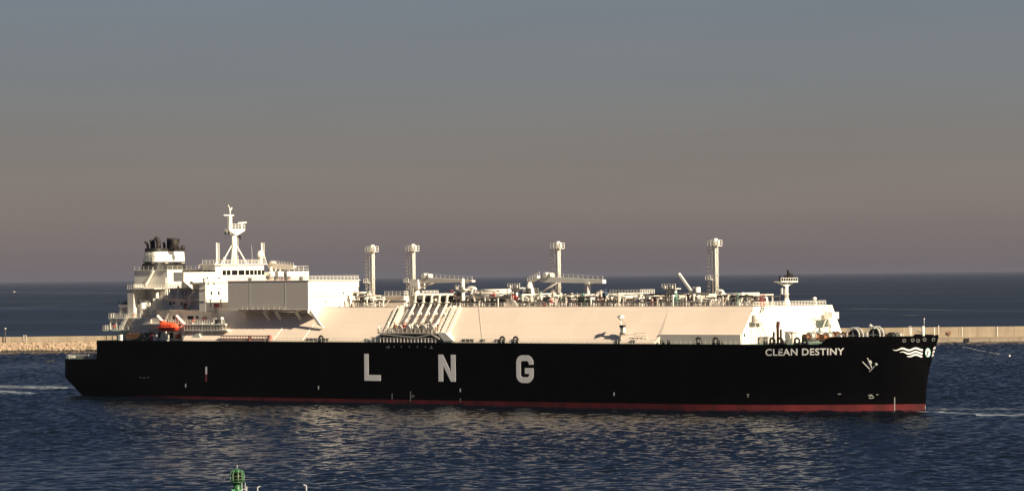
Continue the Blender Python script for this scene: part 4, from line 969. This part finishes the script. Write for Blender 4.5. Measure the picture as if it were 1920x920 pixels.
# ------------------------------------------------------------------ cargo manifold, starboard
pz = A(760, 623, 22.8)[1]
p0 = A(709, 623, 22.8)[0]; p1 = A(838, 623, 22.8)[0]
plat = MB().box(p0, p1 - 3.5, 17.5, 23.1, pz - .35, pz).build('manifold_platform', PIPE, ship)
MB().prism([(p1 - 3.5, pz), (p1 - .5, pz), (p1 + 2.5, ZD + .4), (p1 - 1, ZD + .4)], 'v', 18, 23).build('platform_end', WHITE, plat)
m = MB()
for a, b_ in ((p0 + 1.2, p0 + 14), (p1 - 5, p0 + 14)): m.bar((a, 23.0, pz - .4), (b_, 23.0, pz - 1.35), .28)
m.bar((p1 - 5.5, 23, pz - .4), (p1 - 2.5, 23, ZD + 1), .35); m.build('platform_brace', PIPE, plat)
m = MB().box(p0 + 2.5, p1 - 4.5, 22.2, 22.5, ZD + .1, ZD + .9)
k = 16
for i in range(k + 1): uu = lerp(p0 + 1, p1 - 4, i / k); m.bar((uu, 23, ZD), (uu, 23, ZD + 1.2), .22)
m.bar((p0 + 1, 23, ZD + 1.2), (p1 - 4, 23, ZD + 1.2), .16); m.build('deck_side_fender', PIPE, plat)
MB().rail([(p0, 23, pz), (p1 - 3.6, 23, pz)], 1.1, 1.5, .1, 2).build('platform_railing', PIPE, plat)
MB().box(p0 + 2, p1 - 5, 16.2, 22, ZD + .1, pz - .36).build('platform_underside', STEEL, plat)
m = MB().cyl((p0 + .3, 22.8, pz), (p0 + .3, 22.8, pz + 1.7), .22).cyl((p0 + 3.7, 22.5, pz), (p0 + 3.7, 22.5, pz + 3), .12).cyl((p0 + 5.2, 22.5, pz), (p0 + 5.2, 22.5, pz + 2.6), .12); m.build('platform_post', WHITE, plat)
for i, x in enumerate((779, 794.5, 809.5, 824, 838.5)):
    u, zt = A(x, 552, 16.4)
    m = MB(); r = .34
    m.pipe([(u + 2.5, 8, zt - .3), (u, 11.6, zt), (u, 16.4, zt), (u, 16.6, TT + .9), (u - .2, 20.0, TT - 3.6), (u - .2, 20.9, pz + 2.1), (u - .2, 22.5, pz + 1.2)], r, 1.0, 12)
    m = m.build('loading_pipe', PIPE, ship)
    f = MB(); f.cyl((u - .3, 21.5, pz + 1.45), (u - .3, 21.75, pz + 1.36), .95, n=14); f.cyl((u - .3, 22.3, pz + 1.2), (u - .3, 22.5, pz + 1.14), .9, n=14); f.cyl((u, 16.5, zt - 2.0), (u, 16.5, zt - 2.2), .75, n=12); f.build('flange', WHITE, m)
    MB().bar((u - .3, 20.8, pz), (u - .3, 20.8, pz + 1.8), .35).bar((u + .2, 17.3, TT - 2.8), (u + .2, 18.0, TT - 1.4), .4).build('pipe_saddle', WHITE, m)
    MB().cyl((u + .7, 12, TT), (u + .7, 12, zt + .3), .3, n=8).box(u + .3, u + 1.4, 11.4, 12.6, zt - .4, zt + .5).build('emergency_valve', STEEL, m)
for k in range(26):
    u = lerp(p0 + 5, p1 - 5, (k + random.random() * .6) / 26); valve(u, random.uniform(19.5, 22.4), pz + random.uniform(.9, 2.0), random.uniform(.7, 1.1), random.choice([PIPE, WHITE, RUST, STEEL, REDEQ]))
m = MB()
for k in range(14):
    u = lerp(p0 + 6, p1 - 6, k / 13); m.bar((u, 22.3, pz), (u, 22.3, pz + random.uniform(1.2, 2.4)), .2)
m.bar((p0 + 6, 21.5, pz + 2.6), (p1 - 7, 21.5, pz + 2.6), .15); m.bar((p0 + 9, 20.5, pz + 3.4), (p1 - 5, 20.5, pz + 3.4), .12); m.build('manifold_frame', PIPE, plat)
for x, w_, h in ((786, 1.6, 3.2), (802, 1.2, 2.6), (817, 1.7, 3.4), (831, 1.2, 2.8), (846, 1.4, 3.0), (857, 1.0, 2.2)):
    u, _ = A(x, 570, 11); MB().box(u - w_ / 2, u + w_ / 2, 10, 12.4, TT, TT + h).cyl((u, 12.6, TT + 1), (u, 12.6, TT + h), .25, n=8).build('manifold_shade_box', STEEL, ship)  # dark boxes added for the shade between the loading pipes
for k in range(9): u = lerp(p0 + 6, p1 - 6, k / 8); MB().box(u - .5, u + .5, 19.4, 20.6, pz, pz + random.uniform(.8, 1.6)).build('valve_actuator', (STEEL, RUST, STEEL)[k % 3], plat)
# steps and walkways down the slope on both sides of the manifold
def slope_stair(x, w, nm):
    u, _ = A(x, 577, TH_); m = MB()
    for d in (0, w):
        m.bar(slope(u + d, .0, .9), slope(u + d, .86, .9), .14); m.bar(slope(u + d, .0, .3), slope(u + d, .86, .3), .22)
        for k in range(8): m.bar(slope(u + d, k / 8 * .86, .1), slope(u + d, k / 8 * .86, .95), .10)
    for k in range(22): m.bar(slope(u, k / 22 * .86, .3), slope(u + w, k / 22 * .86, .3), .12)
    return m.build(nm, WHITE, ship)
slope_stair(749, 1.6, 'slope_stair'); slope_stair(755, .9, 'slope_stair'); slope_stair(848, 1.2, 'slope_stair'); slope_stair(857, 1.6, 'slope_stair')
# forward-facing coamings of the manifold recess
m = MB()
for x in (768, 787, 803, 817, 832):
    u, _ = A(x, 577, TH_); a = slope(u, .06, 0); b_ = slope(u, .62, 0)
    m.add([a, b_, (b_[0], b_[1] + .35, b_[2] + .35), (a[0], a[1] + .35, a[2] + .35), (a[0] + .7, a[1], a[2]), (b_[0] + .7, b_[1], b_[2]), (b_[0] + .7, b_[1] + .35, b_[2] + .35), (a[0] + .7, a[1] + .35, a[2] + .35)],
          [(0, 1, 2, 3), (4, 5, 6, 7), (0, 1, 5, 4), (1, 2, 6, 5), (2, 3, 7, 6), (3, 0, 4, 7)])
m.build('slope_pipe_tray', WHITE, ship)

# ------------------------------------------------------------------ starboard deck edge: rail, fairleads, lamp mast
m = MB().rail([(-62, 23.0, ZD), (p0 - 1, 23.0, ZD)], 1.0, 1.6, .07, 2).rail([(p1 + 2, 23.0, ZD), (106, 23.0, ZD)], 1.0, 1.6, .07, 2)
m.build('deck_railing', WHITE, ship)
def fair(x, v=22.7, r=.75, mat=BLK, y=637):
    u, _ = A(x, y, v); v = min(v, hb(u, ZD) - .9); m = MB(); z = ZD + r + .1; n_ = 14
    for k in range(n_):
        a, b_ = 2 * math.pi * k / n_, 2 * math.pi * (k + 1) / n_
        m.cyl((u + r * math.cos(a), v, z + r * math.sin(a)), (u + r * math.cos(b_), v, z + r * math.sin(b_)), .28, n=8)
    m.box(u - 1, u + 1, v - .3, v + .3, ZD, ZD + .4); return m.build('fairlead', mat, ship)
for x in (600, 824, 940, 965, 1308, 1340, 1444, 1457, 1484, 1496, 715): fair(x)
for x in (578, 584, 590, 606, 612, 870, 876, 884, 905, 932, 1158, 1186, 1240, 1253, 1349, 1434, 1470):
    u, _ = A(x, 638, 22); MB().cyl((u, 22.2, ZD), (u, 22.2, ZD + .9), .3, n=10).cyl((u + .8, 22.2, ZD), (u + .8, 22.2, ZD + .9), .3, n=10).cyl((u, 22.2, ZD + .85), (u, 22.2, ZD + 1.0), .4, n=10).build('mooring_bollard', STEEL, ship)
u, zt = A(1164, 591, 22); m = MB().cyl((u, 22, ZD), (u, 22, zt - .8), .22, .18); lm = m.build('side_lamp_mast', PIPE, ship)
MB().cyl((u, 22, zt - 1.2), (u, 22, zt - .5), .2, .8, 12).cyl((u - .9, 22, zt - .4), (u + .9, 22, zt - .4), .3).box(u - .3, u + .3, 21.7, 22.3, zt - .4, zt + .1).build('lamp_head', WHITE, lm)
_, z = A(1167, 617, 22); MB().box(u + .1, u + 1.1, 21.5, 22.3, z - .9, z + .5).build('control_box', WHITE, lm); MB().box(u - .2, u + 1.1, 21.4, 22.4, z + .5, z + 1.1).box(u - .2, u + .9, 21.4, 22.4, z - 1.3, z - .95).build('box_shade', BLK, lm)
MB().box(u - .9, u - .1, 22, 22.6, ZD, ZD + 1).build('mast_step', BLK, lm)
MB().tube([(u + .2, 22, zt - 1.2), (u + 4.6, 21, ZD + 2.6)], .05, 5).build('stay_wire', SEAM, lm)
u, z = A(1202, 626, 21.5); MB().rail([(u - 2, 21.8, ZD + 1.2), (u + 2, 21.8, ZD + 1.2)], 1.5, 1.3, .09, 2).build('access_platform', PIPE, ship)

# ------------------------------------------------------------------ forward end of the trunk: mast, fittings
u, z0 = A(1474, 571, 2); fm = MB(); um_ = 101.5
v, _ = U(1475, 560, um_)
zt = U(1475, 529, um_)[1]
fm.cyl((um_, v, TT), (um_, v, TT + 1.9), 1.2, .5, 12).cyl((um_, v, TT + 1.9), (um_, v, zt), .5, .42, 12); fmo = fm.build('fore_mast', WHITE, ship)
va, vb = U(1458, 528, um_)[0], U(1489, 528, um_)[0]
m = MB().box(um_ - 1.2, um_ + 1.2, vb, va, zt, zt + .3).bar((um_, va, zt + .1), (um_, v + .4, zt - .9), .3).bar((um_, vb, zt + .1), (um_, v - .4, zt - .9), .3); m.rail([(um_ + 1.1, va, zt + .3), (um_ + 1.1, vb, zt + .3)], .8, 1.0, .1, 1); m.build('mast_platform', WHITE, fmo)
m = MB()
for x, y, w in ((1462, 517, .3), (1467, 521, .25), (1473, 516, .45), (1477.5, 506, .42), (1480.5, 511, .38), (1484, 519, .3)):
    vv, zz = U(x, y, um_); m.bar((um_, vv, zt + .3), (um_, vv, zz), w)
vv, zz = U(1480, 514, um_); m.box(um_ - .4, um_ + .4, vv - .9, vv + .6, zz - 1.5, zz); m.ball((um_ + .5, vv - .7, zz - .2), .35)
m.build('mast_lights_and_horn', BLK, fmo)
vv, zz = U(1467, 547, um_); m = MB().box(um_ - .8, um_ + .8, vv, v, zz - .7, zz - .5).rail([(um_ + .8, vv, zz - .5), (um_ + .8, v + .6, zz - .5)], 1.2, .7, .12, 2); m.bar((um_, vv + .2, zz - .5), (um_, vv + .2, zz + 1), .4); m.build('lookout_step', WHITE, fmo)
m = MB(); v, z = U(1529, 568, TF - .5); m.bar((TF - .5, v, TT), (TF - .5, v - .4, z), .2); vv, zz = U(1527.5, 561, TF - .5); m.bar((TF - .5, v - .4, z), (TF - .5, vv, zz), .2); m.ball((TF - .5, vv, zz + .2), .55, 6, 10, .8); m.build('deck_lamp', WHITE, ship)
# fittings on the lit front bulkhead
FG = TF + .15
def fr(x, y): return U(x, y, FG)
va, za = fr(1407, 590); vb, zb = fr(1417, 603)
m = MB().cyl((FG + .9, (va + vb) / 2, zb), (FG + .9, (va + vb) / 2, za), .8, .75, 14).build('expansion_tank', PIPE, ship)
v1_, z1_ = fr(1404, 603); v2_, z2_ = fr(1424, 602)
m2 = MB().box(FG, FG + 1.8, v2_, v1_, z1_ - .3, z1_); m2.bar((FG + 1.2, fr(1409, 604)[0], z1_), (FG + 1.2, fr(1409, 638)[0], ZD), .18).bar((FG + 1.2, fr(1418, 604)[0], z1_), (FG + 1.2, fr(1429, 628)[0], ZD + 1.8), .22); m2.build('tank_bracket', PIPE, ship)
for x, y in ((1412, 581), (1431, 576), (1427, 583), (1404, 621), (1442, 621), (1474, 606), (1519, 618), (1564, 618)):
    v, z = fr(x, y); MB().bar((FG + .1, v + .5, z - .1), (FG + .1, v - .5, z + .1), .16, .14).build('grab_rail', PIPE, ship)
v, z = fr(1395, 628); MB().ball((FG - .2, min(v, 20), z), .7, 6, 10, 1.4, .3).build('side_scuttle', STEEL, ship)
m = MB(); v, z = fr(1428, 575); m.bar((FG + .1, v, z), (FG + .1, fr(1424, 586)[0], z - 1.6), .2); m.bar((FG + .1, v - .9, z), (FG + .1, fr(1429, 583)[0], z - 1.2), .2); m.build('ladder_stub', STEEL, ship)
# stair tower at port end of the bulkhead
ub_ = 108.5
def st(x, y, u=ub_): return (u, *U(x, y, u))
m = MB(); v0, z0 = U(1560, 585, ub_); v1, z1 = U(1573, 597, ub_); m.box(ub_ - 2.5, ub_, v1, v0, z1, z0).build('locker_house', WHITE, ship)
m = MB()
for (a, b_) in (((1541, 578), (1551, 597)), ((1545, 578), (1555, 597)), ((1549, 598), (1540, 622)), ((1557, 600), (1557, 626)), ((1551, 597), (1563, 594))):
    m.bar(st(*a), st(*b_), .22)
m.box(ub_ - 3, ub_ + .2, st(1565, 597)[1], st(1550, 597)[1], z1 - .1, z1 + .1); m.rail([(ub_, st(1550, 597)[1], z1), (ub_, st(1560, 597)[1], z1)], 1.1, .8, .1, 2)
m.build('outside_stair', PIPE, ship)
m = MB(); v, z = U(1556, 604, ub_); m.cyl((ub_, v, z - .8), (ub_, v, z + .6), .9, .3, 12); m.build('ventilator_cowl', GREYP, ship)
# raked port cheek of the trunk front
m = MB(); m.prism([(-TH_, TT), (-TH_ - 1, TT), (-21.8, 17.6), (-21.8, ZD), (-TH_, ZD)], 'u', TF - 2, TF + .5); m.build('trunk_cheek', WHITE, ship)

# ------------------------------------------------------------------ foredeck machinery
m = MB(); u, z = A(1458, 604, 15); m.bar((u, 15, ZD), (u, 15, z), .5, .5).bar((u, 15, z - 1.4), (u + .2, 15, z + .2), .85, .5); u2, z2 = A(1464, 617, 15); m.bar((u2, 15, ZD), (u2, 15, z2), .4); m.bar((u - 1.4, 15, ZD), (u - 1.2, 15, ZD + 3), .4); m.build('foredeck_crane_mast', M('dark_red_black', (.06, .02, .02), .6), ship)
for x0, x1, y in ((1422, 1440, 629), (1472, 1486, 620)):
    u0, z1 = A(x0, y, 14); u1, _ = A(x1, y, 14); t = MB().box(u0, u1, 12, 14, ZD, z1 - .4).cyl(((u0 + u1) / 2, 14.1, z1 - 1.4), ((u0 + u1) / 2, 14.6, z1 - 1.4), .9, n=14).box(u0 - .3, u1 + .3, 11.8, 14.2, z1 - .4, z1 - .2).build('hydraulic_unit', PIPE, ship)
WM = [RUST, STEEL, ORANGE, PIPE, RUST, PIPE, WHITE]
ORG = M('rusty_orange', (.24, .10, .045), .7, .2, 1.5); WM = [RUST, PIPE, ORG, WHITE, ORG, PIPE, RUST]
k = 0
for x in (1512, 1521, 1530, 1537, 1545, 1553, 1560, 1567, 1576, 1585):
    v = 13 - (k % 4) * 2.5; u, _ = A(x, 635, v); drum(u, v, ZD + .5, .85 + .25 * (k % 2), 1.6, WM[k % 7]); k += 1
for x in (1617, 1624, 1631, 1647, 1653, 1660, 1666, 1672, 1679, 1686): v = (k % 3) * 1.6; u, _ = A(x, 635, v); drum(u, v, ZD + .6, .75 + .2 * (k % 2), 1.2, (RUST, STEEL, RUST, PIPE)[k % 4]); k += 1
# big mooring reels seen as rings
def reel(x, v, r, mat):
    u, _ = A(x, 625, v); z = ZD + r + .2; n_ = 22; m = MB()
    for dv in (-.8, .8):
        for q in range(n_):
            a, b_ = 2 * math.pi * q / n_, 2 * math.pi * (q + 1) / n_
            m.cyl((u + r * math.cos(a), v + dv, z + r * math.sin(a)), (u + r * math.cos(b_), v + dv, z + r * math.sin(b_)), .2, n=6)
        m.bar((u - r, v + dv, z), (u + r, v + dv, z), .18); m.bar((u, v + dv, z - r), (u, v + dv, z + r), .18)
    o = m.build('hawser_reel', mat, ship); MB().cyl((u, v - .75, z), (u, v + .75, z), r * .78, n=18).build('hawser_coil', BLK, o)
reel(1603, 12, 1.9, LAMPM); reel(1641, 7, 2.0, LAMPM)
m = MB(); u0, z0 = A(1631, 609, 7); u1, z1 = A(1645, 622, 7); m.bar((u0, 7, z0), (u1, 7, z1), .5, .5).bar((u1, 7, ZD), (u1, 7, z1), .8); m.build('foredeck_davit', WHITE, ship)
# bow light post, jackstaff, lattice posts
u, zt = A(1731, 611, 0); m = MB().cyl((u, 0, ZD), (u, 0, zt), .38, .33, 10).bar((u - .3, 0, zt - 1.8), (u - 4.4, 0, zt - .2), .16).bar((u - 4.4, 0, zt - .2), (u - .5, 0, zt - .2), .14).build('bow_mast', WHITE, ship)
_, z2 = A(1732, 598, 0); MB().cyl((u + .3, 0, zt), (u + .3, 0, z2), .09, .06).ball((u + .3, 0, z2), .24, 6, 8).build('jackstaff', LAMPM, ship)
for x in (1705, 1709, 1752): uu, zz = A(x, 613, 2 if x < 1750 else -1); MB().cyl((uu, 2 if x < 1750 else -1, ZD), (uu, 2 if x < 1750 else -1, zz), .12).build('bow_post', PIPE, ship)

# ------------------------------------------------------------------ lifeboat (hangs in the davits: a thing of its own)
ul, zl = A(316, 612, 23.4)
lb = empty('lifeboat', (ship.matrix_basis @ Vector((ul, -23.4, zl - 1.4))), -TH)
tag(lb, 'orange enclosed lifeboat hanging in white davits on the near side of the gas carrier', 'lifeboat')
def boat_hull():
    m = MB(); N = 18; K = 8; L = 4.15
    def sect(t, top):
        s = (2 * t - 1); w = 1.45 * (1 - abs(s) ** 3.2) ** .8; out = []
        if not top:
            for k in range(K + 1): a = math.pi * k / K; out.append((s * L, w * math.cos(a), 1.2 - (1.2 - .25 * abs(s) ** 3) * math.sin(a) ** .8))
        else:
            hgt = 1.45 * (1 - abs(s) ** 3.5) ** .6 * (1.0 + .12 * (s < -.35))
            for k in range(K + 1): a = math.pi * k / K; out.append((s * L, w * .97 * math.cos(a), 1.2 + hgt * math.sin(a) ** .75))
        return out
    res = []
    for top in (False, True):
        m = MB(); vs = []
        for i in range(N + 1): vs += sect(i / N, top)
        m.add(vs, [(i * (K + 1) + k, i * (K + 1) + k + 1, (i + 1) * (K + 1) + k + 1, (i + 1) * (K + 1) + k) for i in range(N) for k in range(K)], True); res.append(m)
    return res
lo, hi = boat_hull()
lo.build('boat_hull', M('lifeboat_hull_red', (.55, .05, .03), .4), lb); hi.build('canopy', ORANGE, lb)
MB().box(-4.0, 4.0, -1.47, 1.47, 1.14, 1.24).build('rubbing_strake', ORANGE, lb)
for u in (-2, -.6, .8, 2.1): MB().box(u - .3, u + .3, 1.25, 1.36, 1.6, 1.9).build('window', M('boat_glass', (.25, .06, .04), .3), lb)
MB().box(-3.2, -1.9, -.6, .6, 2.5, 3.1).build('coxswain_cupola', ORANGE, lb)

# ------------------------------------------------------------------ breakwater
bwl = Wg(0, 658.5); bwr = Wg(1920, 642.5)
DB = 1690.0
def bwp(x, y): return Wd(x, y, DB)
ztop = bwp(960, 621.3).z; zled = Wd(1840, 632.5, DB).z
bk = empty('breakwater', (0, DB, 0)); tag(bk, 'long sunlit concrete breakwater wall running behind the ship', 'breakwater')
XW = 900.0; xs = bwp(300, 640).x
m = MB(raw=True); seg = 9.0; x = -XW
while x < XW:
    m.box(x + .06, x + seg - .06, 0, 4, 0.0 if x > xs else 0.0, ztop - random.uniform(0, .06)); x += seg
m.build('wall', CONC, bk)
MB(raw=True).box(-XW, XW, .12, 3.9, -3, ztop - .15).build('joint_core', CONC2, bk)
MB(raw=True).box(xs, XW, -3.2, -.01, -3, zled).build('quay_apron', CONC2, bk)
MB(raw=True).box(xs, XW, -3.35, -.01, zled, zled + .45).build('apron_edge', CONC, bk)
for px in (1808.5, 1814.0):
    p = bwp(px, 637); MB(raw=True).box(p.x - .38, p.x + .38, -3.9, -3.36, -1, zled - .1).build('black_fender', BLK, bk)
m = MB(raw=True)
for px in (1650, 1707, 1760, 1804, 1870): p = bwp(px, 625); m.box(p.x - .2, p.x + .2, -.25, -.01, zled + .5, ztop + (.8 if px < 1800 else 0))
m.build('wall_rib', PIPE, bk)
p = bwp(47, 630); m = MB(raw=True)
for d in (-.9, .9): m.bar((p.x + d * .7, -.4, 3.4), (p.x + d * .7, -.4, ztop + .8), .18)
for k in range(9): m.bar((p.x - .63, -.4, 3.6 + k * .55), (p.x + .63, -.4, 3.6 + k * .55), .1)
m.build('wall_ladder', PIPE, bk)
# lamp post and sign on the breakwater
p = bwp(11, 645); t = bwp(10, 616.5)
lpst = empty('lamp_post', (p.x, DB - 1.5, 3.2)); tag(lpst, 'thin grey lamp post standing against the breakwater wall at far left', 'lamp post')
MB(raw=True).cyl((0, 0, 0), (0, 0, t.z - 3.2), .28, .2, 8).build('pole', STEEL, lpst); MB(raw=True).cyl((0, 0, t.z - 3.3), (0, 0, t.z - 2.7), .5, .6, 10).build('lamp_head', LAMPM, lpst)
p = bwp(1779, 621); sg = empty('mooring_sign', (p.x, DB - .6, zled + .45)); tag(sg, 'small dark red sign on a short post on the breakwater apron', 'sign')
MB(raw=True).cyl((0, 0, 0), (0, 0, 2.4), .12).build('post', STEEL, sg); MB(raw=True).box(-.95, .95, -.2, 0, 1.5, 2.7).build('sign_plate', RUST, sg)
# riprap
import itertools
def rocks(x0, x1, n, zt, zb, dep, smin, smax, name, mat, label):
    m = MB(raw=True)
    for _ in range(n):
        t = random.random(); x = random.uniform(x0, x1); y = -dep * t - .3; z = lerp(zt, zb, t) + random.uniform(-.3, .3); r = random.uniform(smin, smax)
        vs = []; 
        base = [(-1, -1, -1), (1, -1, -1), (1, 1, -1), (-1, 1, -1), (-1, -1, 1), (1, -1, 1), (1, 1, 1), (-1, 1, 1)]
        rot = Matrix.Rotation(random.random() * 6.28, 3, 'Z') @ Matrix.Rotation(random.uniform(-.8, .8), 3, 'X') @ Matrix.Rotation(random.uniform(-.8, .8), 3, 'Y')
        sx, sy, sz_ = (random.uniform(.6, 1.0), random.uniform(.6, 1.0), random.uniform(.4, .8))
        for b_ in base:
            q = rot @ Vector((b_[0] * sx * random.uniform(.6, 1), b_[1] * sy * random.uniform(.6, 1), b_[2] * sz_ * random.uniform(.6, 1))) * r; vs.append((x + q.x, y + q.y, z + q.z))
        m.add(vs, [(0, 1, 2, 3), (4, 5, 6, 7), (0, 1, 5, 4), (1, 2, 6, 5), (2, 3, 7, 6), (3, 0, 4, 7)])
    o = m.build(name, mat); o.location = (0, DB, 0); tag(o, label, 'rocks', kind='stuff')
rocks(-XW, xs + 1, 11000, 3.7, .4, 7, .7, 1.5, 'rock_armour', ROCK, 'sunlit rubble boulders piled along the foot of the breakwater')
rocks(-XW, xs + 1, 3800, .3, -.5, 2.0, .7, 1.2, 'wet_rocks', DKROCK, 'dark wet boulders at the waterline of the breakwater')
bpy.data.objects['wet_rocks'].location.y -= 7.0

# ------------------------------------------------------------------ near shore: pier head with the beacon and lamps (pier deck below the frame)
DT = 420.0
pb = Wd(445, 900, DT)
pier = MB(raw=True).box(-60, -2, 0, 10, -3, 2.2)
po = pier.build('pier', CONC, None); po.location = (0, DT - 4, 0); tag(po, 'low concrete pier head carrying the green beacon below the picture edge', 'pier')
be = empty('harbour_beacon', (pb.x, DT, 2.2)); tag(be, 'green harbour light beacon with caged lantern in the foreground', 'beacon')
def zt_(y): return Wd(445, y, DT).z - 2.2
zlb = zt_(904); zlt = zt_(885); w = .80
MB(raw=True).cyl((0, 0, 0), (0, 0, zlb - 1.9), .95, .62, 12).cyl((0, 0, zlb - 1.9), (0, 0, zlb), .55, .5, 12).build('tower', NAVGREEN, be)
MB(raw=True).cyl((0, 0, zlb), (0, 0, zlb + .14), w * 1.05, n=16).build('gallery', NAVGREEN, be)
MB(raw=True).cyl((0, 0, zlb + .14), (0, 0, zlt), w * .62, n=14).build('lantern_glass', M('dark_brown_glass', (.02, .012, .01), .15), be)
m = MB(raw=True).cyl((0, 0, zlt), (0, 0, zlt + .22), w * .8, w * .72, 16).cyl((0, 0, zlt + .22), (0, 0, zlt + .45), w * .72, w * .3, 16); m.build('lantern_roof', NAVGREEN, be)
m = MB(raw=True)
for k in range(8):
    a = math.pi * 2 * k / 8 + .2; pts = [(w * 1.0 * math.cos(a), w * 1.0 * math.sin(a), zlb + .1), (w * 1.08 * math.cos(a), w * 1.08 * math.sin(a), zlt - .2), (w * .72 * math.cos(a), w * .72 * math.sin(a), zlt + .3)]; m.pipe(pts, .055, .25, 6)
for zz in (.33, .66):
    for k in range(16):
        a, b_ = math.pi * 2 * k / 16, math.pi * 2 * (k + 1) / 16; q = lerp(zlb, zlt, zz); m.bar((w * 1.03 * math.cos(a), w * 1.03 * math.sin(a), q), (w * 1.03 * math.cos(b_), w * 1.03 * math.sin(b_), q), .04)
m.build('lantern_cage', M('pale_green', (.08, .18, .09), .5), be)
MB(raw=True).cyl((0, 0, zlt + .4), (0, 0, zt_(878)), .12, .08).cyl((0, 0, zt_(878)), (0, 0, zt_(871)), .035).build('lightning_rod', LAMPM, be)
m = MB(raw=True)
for k in range(8):
    m.bar((.6, -.62, k * .35 + zlb - 3.2), (1.0, -.62, k * .35 + zlb - 3.2), .05)
m.bar((.6, -.62, 0), (.6, -.62, zlb), .07); m.bar((1.0, -.62, 0), (1.0, -.62, zlb), .07); m.build('tower_ladder', LAMPM, be)
m = MB(raw=True)
for k in range(4): a = .6 + k * 1.57; m.box(.55 * math.cos(a) - .18, .55 * math.cos(a) + .18, .55 * math.sin(a) - .18, .55 * math.sin(a) + .18, zlb - 1.3, zlb - .8)
m.build('junction_box', M('box_green', (.10, .34, .16), .5), be)
for i, (x, yt, arm, lab) in enumerate(((462.5, 911, 0, 'pale pole standing nearest the green beacon at the bottom edge'), (483, 912.5, 1, 'pale street lamp with its head turned right just right of the beacon'), (574.5, 909.5, -1, 'lone pale street lamp with its head turned left at the bottom edge'))):
    p = Wd(x, yt, DT); o = empty('street_lamp' if arm else 'mast_pole', (p.x, DT, 2.2)); h = p.z - 2.2
    tag(o, lab, 'lamp' if arm else 'pole', 'poles on the pier')
    MB(raw=True).cyl((0, 0, 0), (0, 0, h), .07, .055, 8).build('pole', LAMPM, o)
    if arm: MB(raw=True).bar((0, 0, h), (arm * .33, 0, h + .12), .13, .1).build('lamp_head', LAMPM, o)

# ------------------------------------------------------------------ small far things
p = Wd(1032, 385, 900); bd = MB(raw=True)
bd.ball((0, 0, 0), .09, 6, 8, .8, 2.4)
bd.add([(-.05, 0, .05), (.12, 0, .05), (-.15, .45, .16), (-.32, .95, -.02), (-.2, .4, .13)], [(0, 1, 2, 4), (2, 3, 4)])
bd.add([(-.05, 0, .05), (.12, 0, .05), (-.2, -.4, .2), (-.45, -.9, .12), (-.25, -.4, .17)], [(0, 1, 2, 4), (2, 3, 4)])
bo = bd.build('bird', STEEL); bo.location = p; bo.scale = (1, 1, 1); bo.rotation_euler = (0, 0, R(-60)); tag(bo, 'tiny dark bird flying alone high in the empty sky', 'bird')
p = Wg(27, 539.5); p = Vector((p.x * .5, p.y * .5, 0)); p = Wd(27, 540, 11000); fb = empty('distant_boat', (p.x, 11000, 0)); tag(fb, 'tiny white boat far out on the sea at left', 'boat')
MB(raw=True).prism([(-3, 1.0), (-2.6, 0), (2.4, 0), (3.4, 1.3)], 'v', -1.1, 1.1).build('boat_hull', WHITE, fb); MB(raw=True).box(-1.2, .9, -.8, .8, 1.1, 2.3).build('cabin', WHITE, fb)
p = Wg(1893, 668); MB_ = MB(raw=True).ball((0, 0, .2), .42, 8, 12, .8).cyl((0, 0, .4), (0, 0, .9), .08); o = MB_.build('mooring_buoy', WHITE); o.location = p; tag(o, 'small white buoy floating right of the bow', 'buoy')
p = Wg(88, 678); o = MB(raw=True).ball((0, 0, .1), .6, 6, 12, .7, 3).ball((2.2, 0, .15), .5, 6, 12, .9, 1.5).cyl((2.2, 0, .4), (2.2, 0, 1.0), .1).build('dark_float', BLK); o.location = p; tag(o, 'small dark float lying on the water left of the stern', 'float')
m = MB(raw=True); a, b_ = Wg(1806, 651), Wg(1871, 664); pts = []
for k in range(30):
    t = k / 29; q = a.lerp(b_, t) + Vector((0, 0, .12)); q.x += math.sin(t * 9) * .5
    if k not in (12, 13, 20): m.ball(q, .17, 5, 8, .7, 1.8)
    pts.append(q)
m.tube(pts, .07, 5); o = m.build('floating_hose_line', LAMPM); tag(o, 'pale line of small floats on the water off the bow', 'floating line')
# mooring rope slung from the bow to the water side of the float line
print('objects', len(bpy.data.objects), 'valves', nval)
